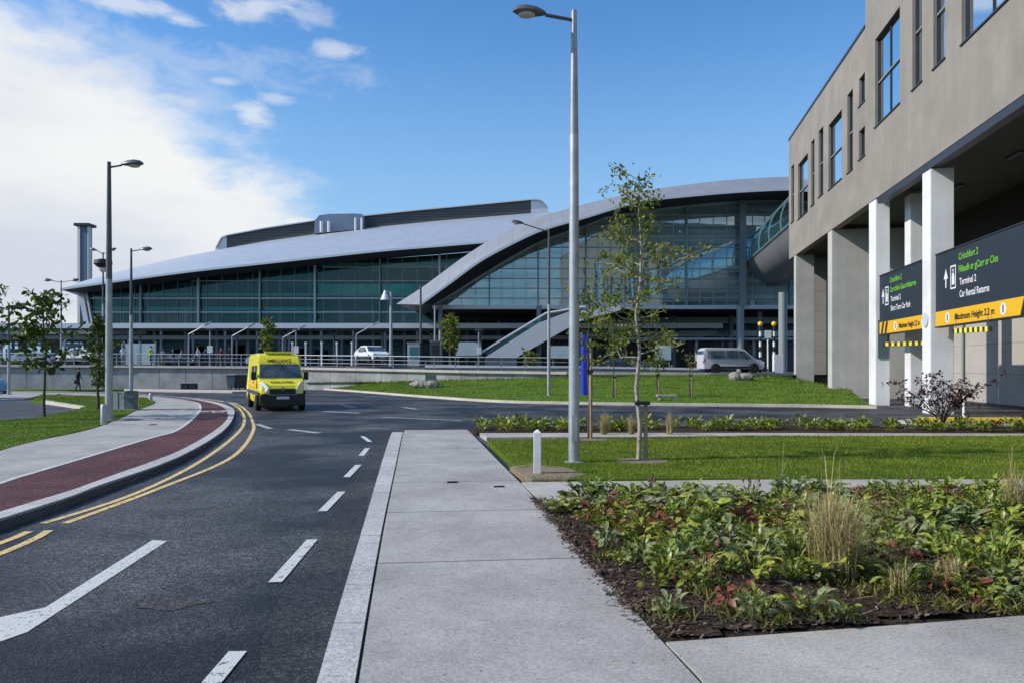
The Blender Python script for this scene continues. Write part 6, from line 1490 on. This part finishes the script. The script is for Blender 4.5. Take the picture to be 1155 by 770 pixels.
# ------------------------------------------------------------------ people
def person(label, loc, rz, top, legs, stride=0.22, armsw=0.2, hairm='hair', bag=False, lean=0.05, h=1.74, name='person'):
    o=thing(name,label,'person',loc,rz); sc=h/1.74
    V=[];E=[];Rd=[]
    def v(x,y,z,r): V.append((x*sc,y*sc,z*sc)); Rd.append(r*sc); return len(V)-1
    def e(a,b): E.append((a,b))
    pel=v(0,0,0.95,0.135); wa=v(0,lean*.4,1.10,0.125); ch=v(0,lean,1.30,0.155); nk=v(0,lean*1.1,1.46,0.075); nk2=v(0,lean*1.2,1.52,0.052); hd1=v(0,lean*1.4+0.01,1.60,0.085); hd2=v(0,lean*1.4+0.015,1.67,0.088); 
    for a,b in ((pel,wa),(wa,ch),(ch,nk),(nk,nk2),(nk2,hd1),(hd1,hd2)): e(a,b)
    ns=v(0,lean*1.4+0.115,1.615,0.016); e(hd1,ns)
    for s_ in (-1,1):
        st_=s_*stride; hip=v(s_*0.09,0,0.88,0.095); kn=v(s_*0.10,st_*0.55+0.05,0.50,0.062); an=v(s_*0.10,st_-(0.05 if st_<0 else 0),0.09+(0.06 if st_<0 else 0),0.043); to=v(s_*0.11,st_+0.16,0.035+(0.02 if st_<0 else 0),0.035)
        e(pel,hip); e(hip,kn); e(kn,an); e(an,to)
        aw=-s_*armsw; sh=v(s_*0.185,lean,1.40,0.062); el_=v(s_*0.235,lean+aw*0.45-0.03,1.13,0.045); wr=v(s_*0.235,lean+aw+0.04,0.90,0.030); pm=v(s_*0.232,lean+aw+0.055,0.84,0.030)
        e(ch,sh); e(sh,el_); e(el_,wr); e(wr,pm)
        for k,(dy,ln_) in enumerate(((-0.03,.07),(-0.01,.085),(0.01,.08),(0.03,.065))):
            f1=v(s_*0.232,lean+aw+0.055+dy,0.79,0.0095); f2=v(s_*0.222,lean+aw+0.06+dy,0.80-ln_,0.008); e(pm,f1); e(f1,f2)
        th=v(s_*0.225,lean+aw+0.105,0.82,0.011); e(pm,th)
    me=bpy.data.meshes.new('body'); me.from_pydata(V,E,[]); b=bpy.data.objects.new('body',me); C.objects.link(b)
    md=b.modifiers.new('s','SKIN'); 
    for i,sv_ in enumerate(me.skin_vertices[0].data): sv_.radius=(Rd[i],Rd[i])
    me.skin_vertices[0].data[0].use_root=True
    b.modifiers.new('u','SUBSURF').levels=1
    bpy.context.view_layer.update(); m2=bpy.data.meshes.new_from_object(b.evaluated_get(bpy.context.evaluated_depsgraph_get())); bpy.data.objects.remove(b)
    for q in (M['skin'],M[top],M[legs],M['black']): m2.materials.append(q)
    for p in m2.polygons:
        z=p.center.z/sc; x=abs(p.center.x)/sc
        p.material_index = 3 if z<0.10 else 0 if (z>1.49 or (x>0.17 and z<0.90)) else 1 if (z>0.93 or x>0.19) else 2
        p.use_smooth=True
    b=bpy.data.objects.new('body',m2); C.objects.link(b); b.parent=o
    mb=MB(); mb.ball((0,(lean*1.4-0.012)*sc,1.69*sc),0.103*sc,12,(0.95,1.05,0.95)); mb.v=[q for q in mb.v]; mb.build('hair',M[hairm],o,smooth=True,local=True)
    if bag: mb=MB(); mb.box((0.30,0.0,0.72),(0.12,0.34,0.30)); mb.tube([(0.30,-.1,.86),(0.28,0,1.0),(0.30,.1,.86)],0.012,5); mb.build('bag',M['black'],o,bevel=0.03,local=True)
    return o
p=Vector(((88-HX)/F*57,57,0.08)); person('person in dark clothes walking with a bag on the far left pavement',p,-1.3,'cloth_dark','cloth_dark',0.17,0.14,bag=True,h=1.78)
R_=random.Random(2)
for px,Y,tp_,lg_,rz_,lb_,st_ in ((171,71,'hivis','cloth_dark',1.2,'person in a lime hi-vis jacket behind the railing',0.05),(139,70,'cloth_white','cloth_grey',0.4,'person in white standing by the railing left of the hi-vis jacket',0.1),(196,72,'cloth_dark','cloth_blue',2.0,'person in dark top near the teal post',0.15),(204,73,'cloth_grey','cloth_dark',-1.0,'person in grey top beside the teal post',0.2),
    (224,72,'cloth_white','cloth_blue',1.5,'person in white top right of the teal post',0.15),(250,73,'cloth_red','cloth_dark',1.0,'person in red top left of the yellow van',0.2),(258,71,'cloth_dark','cloth_dark',-1.2,'person in black bending near the red top',0.1),(184,74,'cloth_grey','cloth_grey',0.2,'person in pale grey right of the hi-vis jacket',0.1),(786,60.5,'cloth_grey','cloth_dark',1.6,'person in grey standing behind the silver people carrier',0.05),(232,75,'cloth_blue','cloth_dark',0.5,'person in blue top behind the one in white',0.1)):
    q=upper(px,Y); person(lb_,q,rz_,tp_,lg_,st_,0.15,h=R_.uniform(1.6,1.85))
# glass shelter panel behind the railing
p=upper(158,71); sh=thing('glass_shelter','pale glass shelter panel behind the railing near the left lamps','shelter',p)
mb=MB(); mb.box((0,0,1.1),(3.0,0.05,2.0)); mb.build('pane',M['poster'],sh,local=True)
for s_ in (-1.5,0,1.5): mb=MB(); mb.box((s_,0,1.15),(0.08,0.1,2.3)); mb.build('post',M['steel'],sh,local=True)
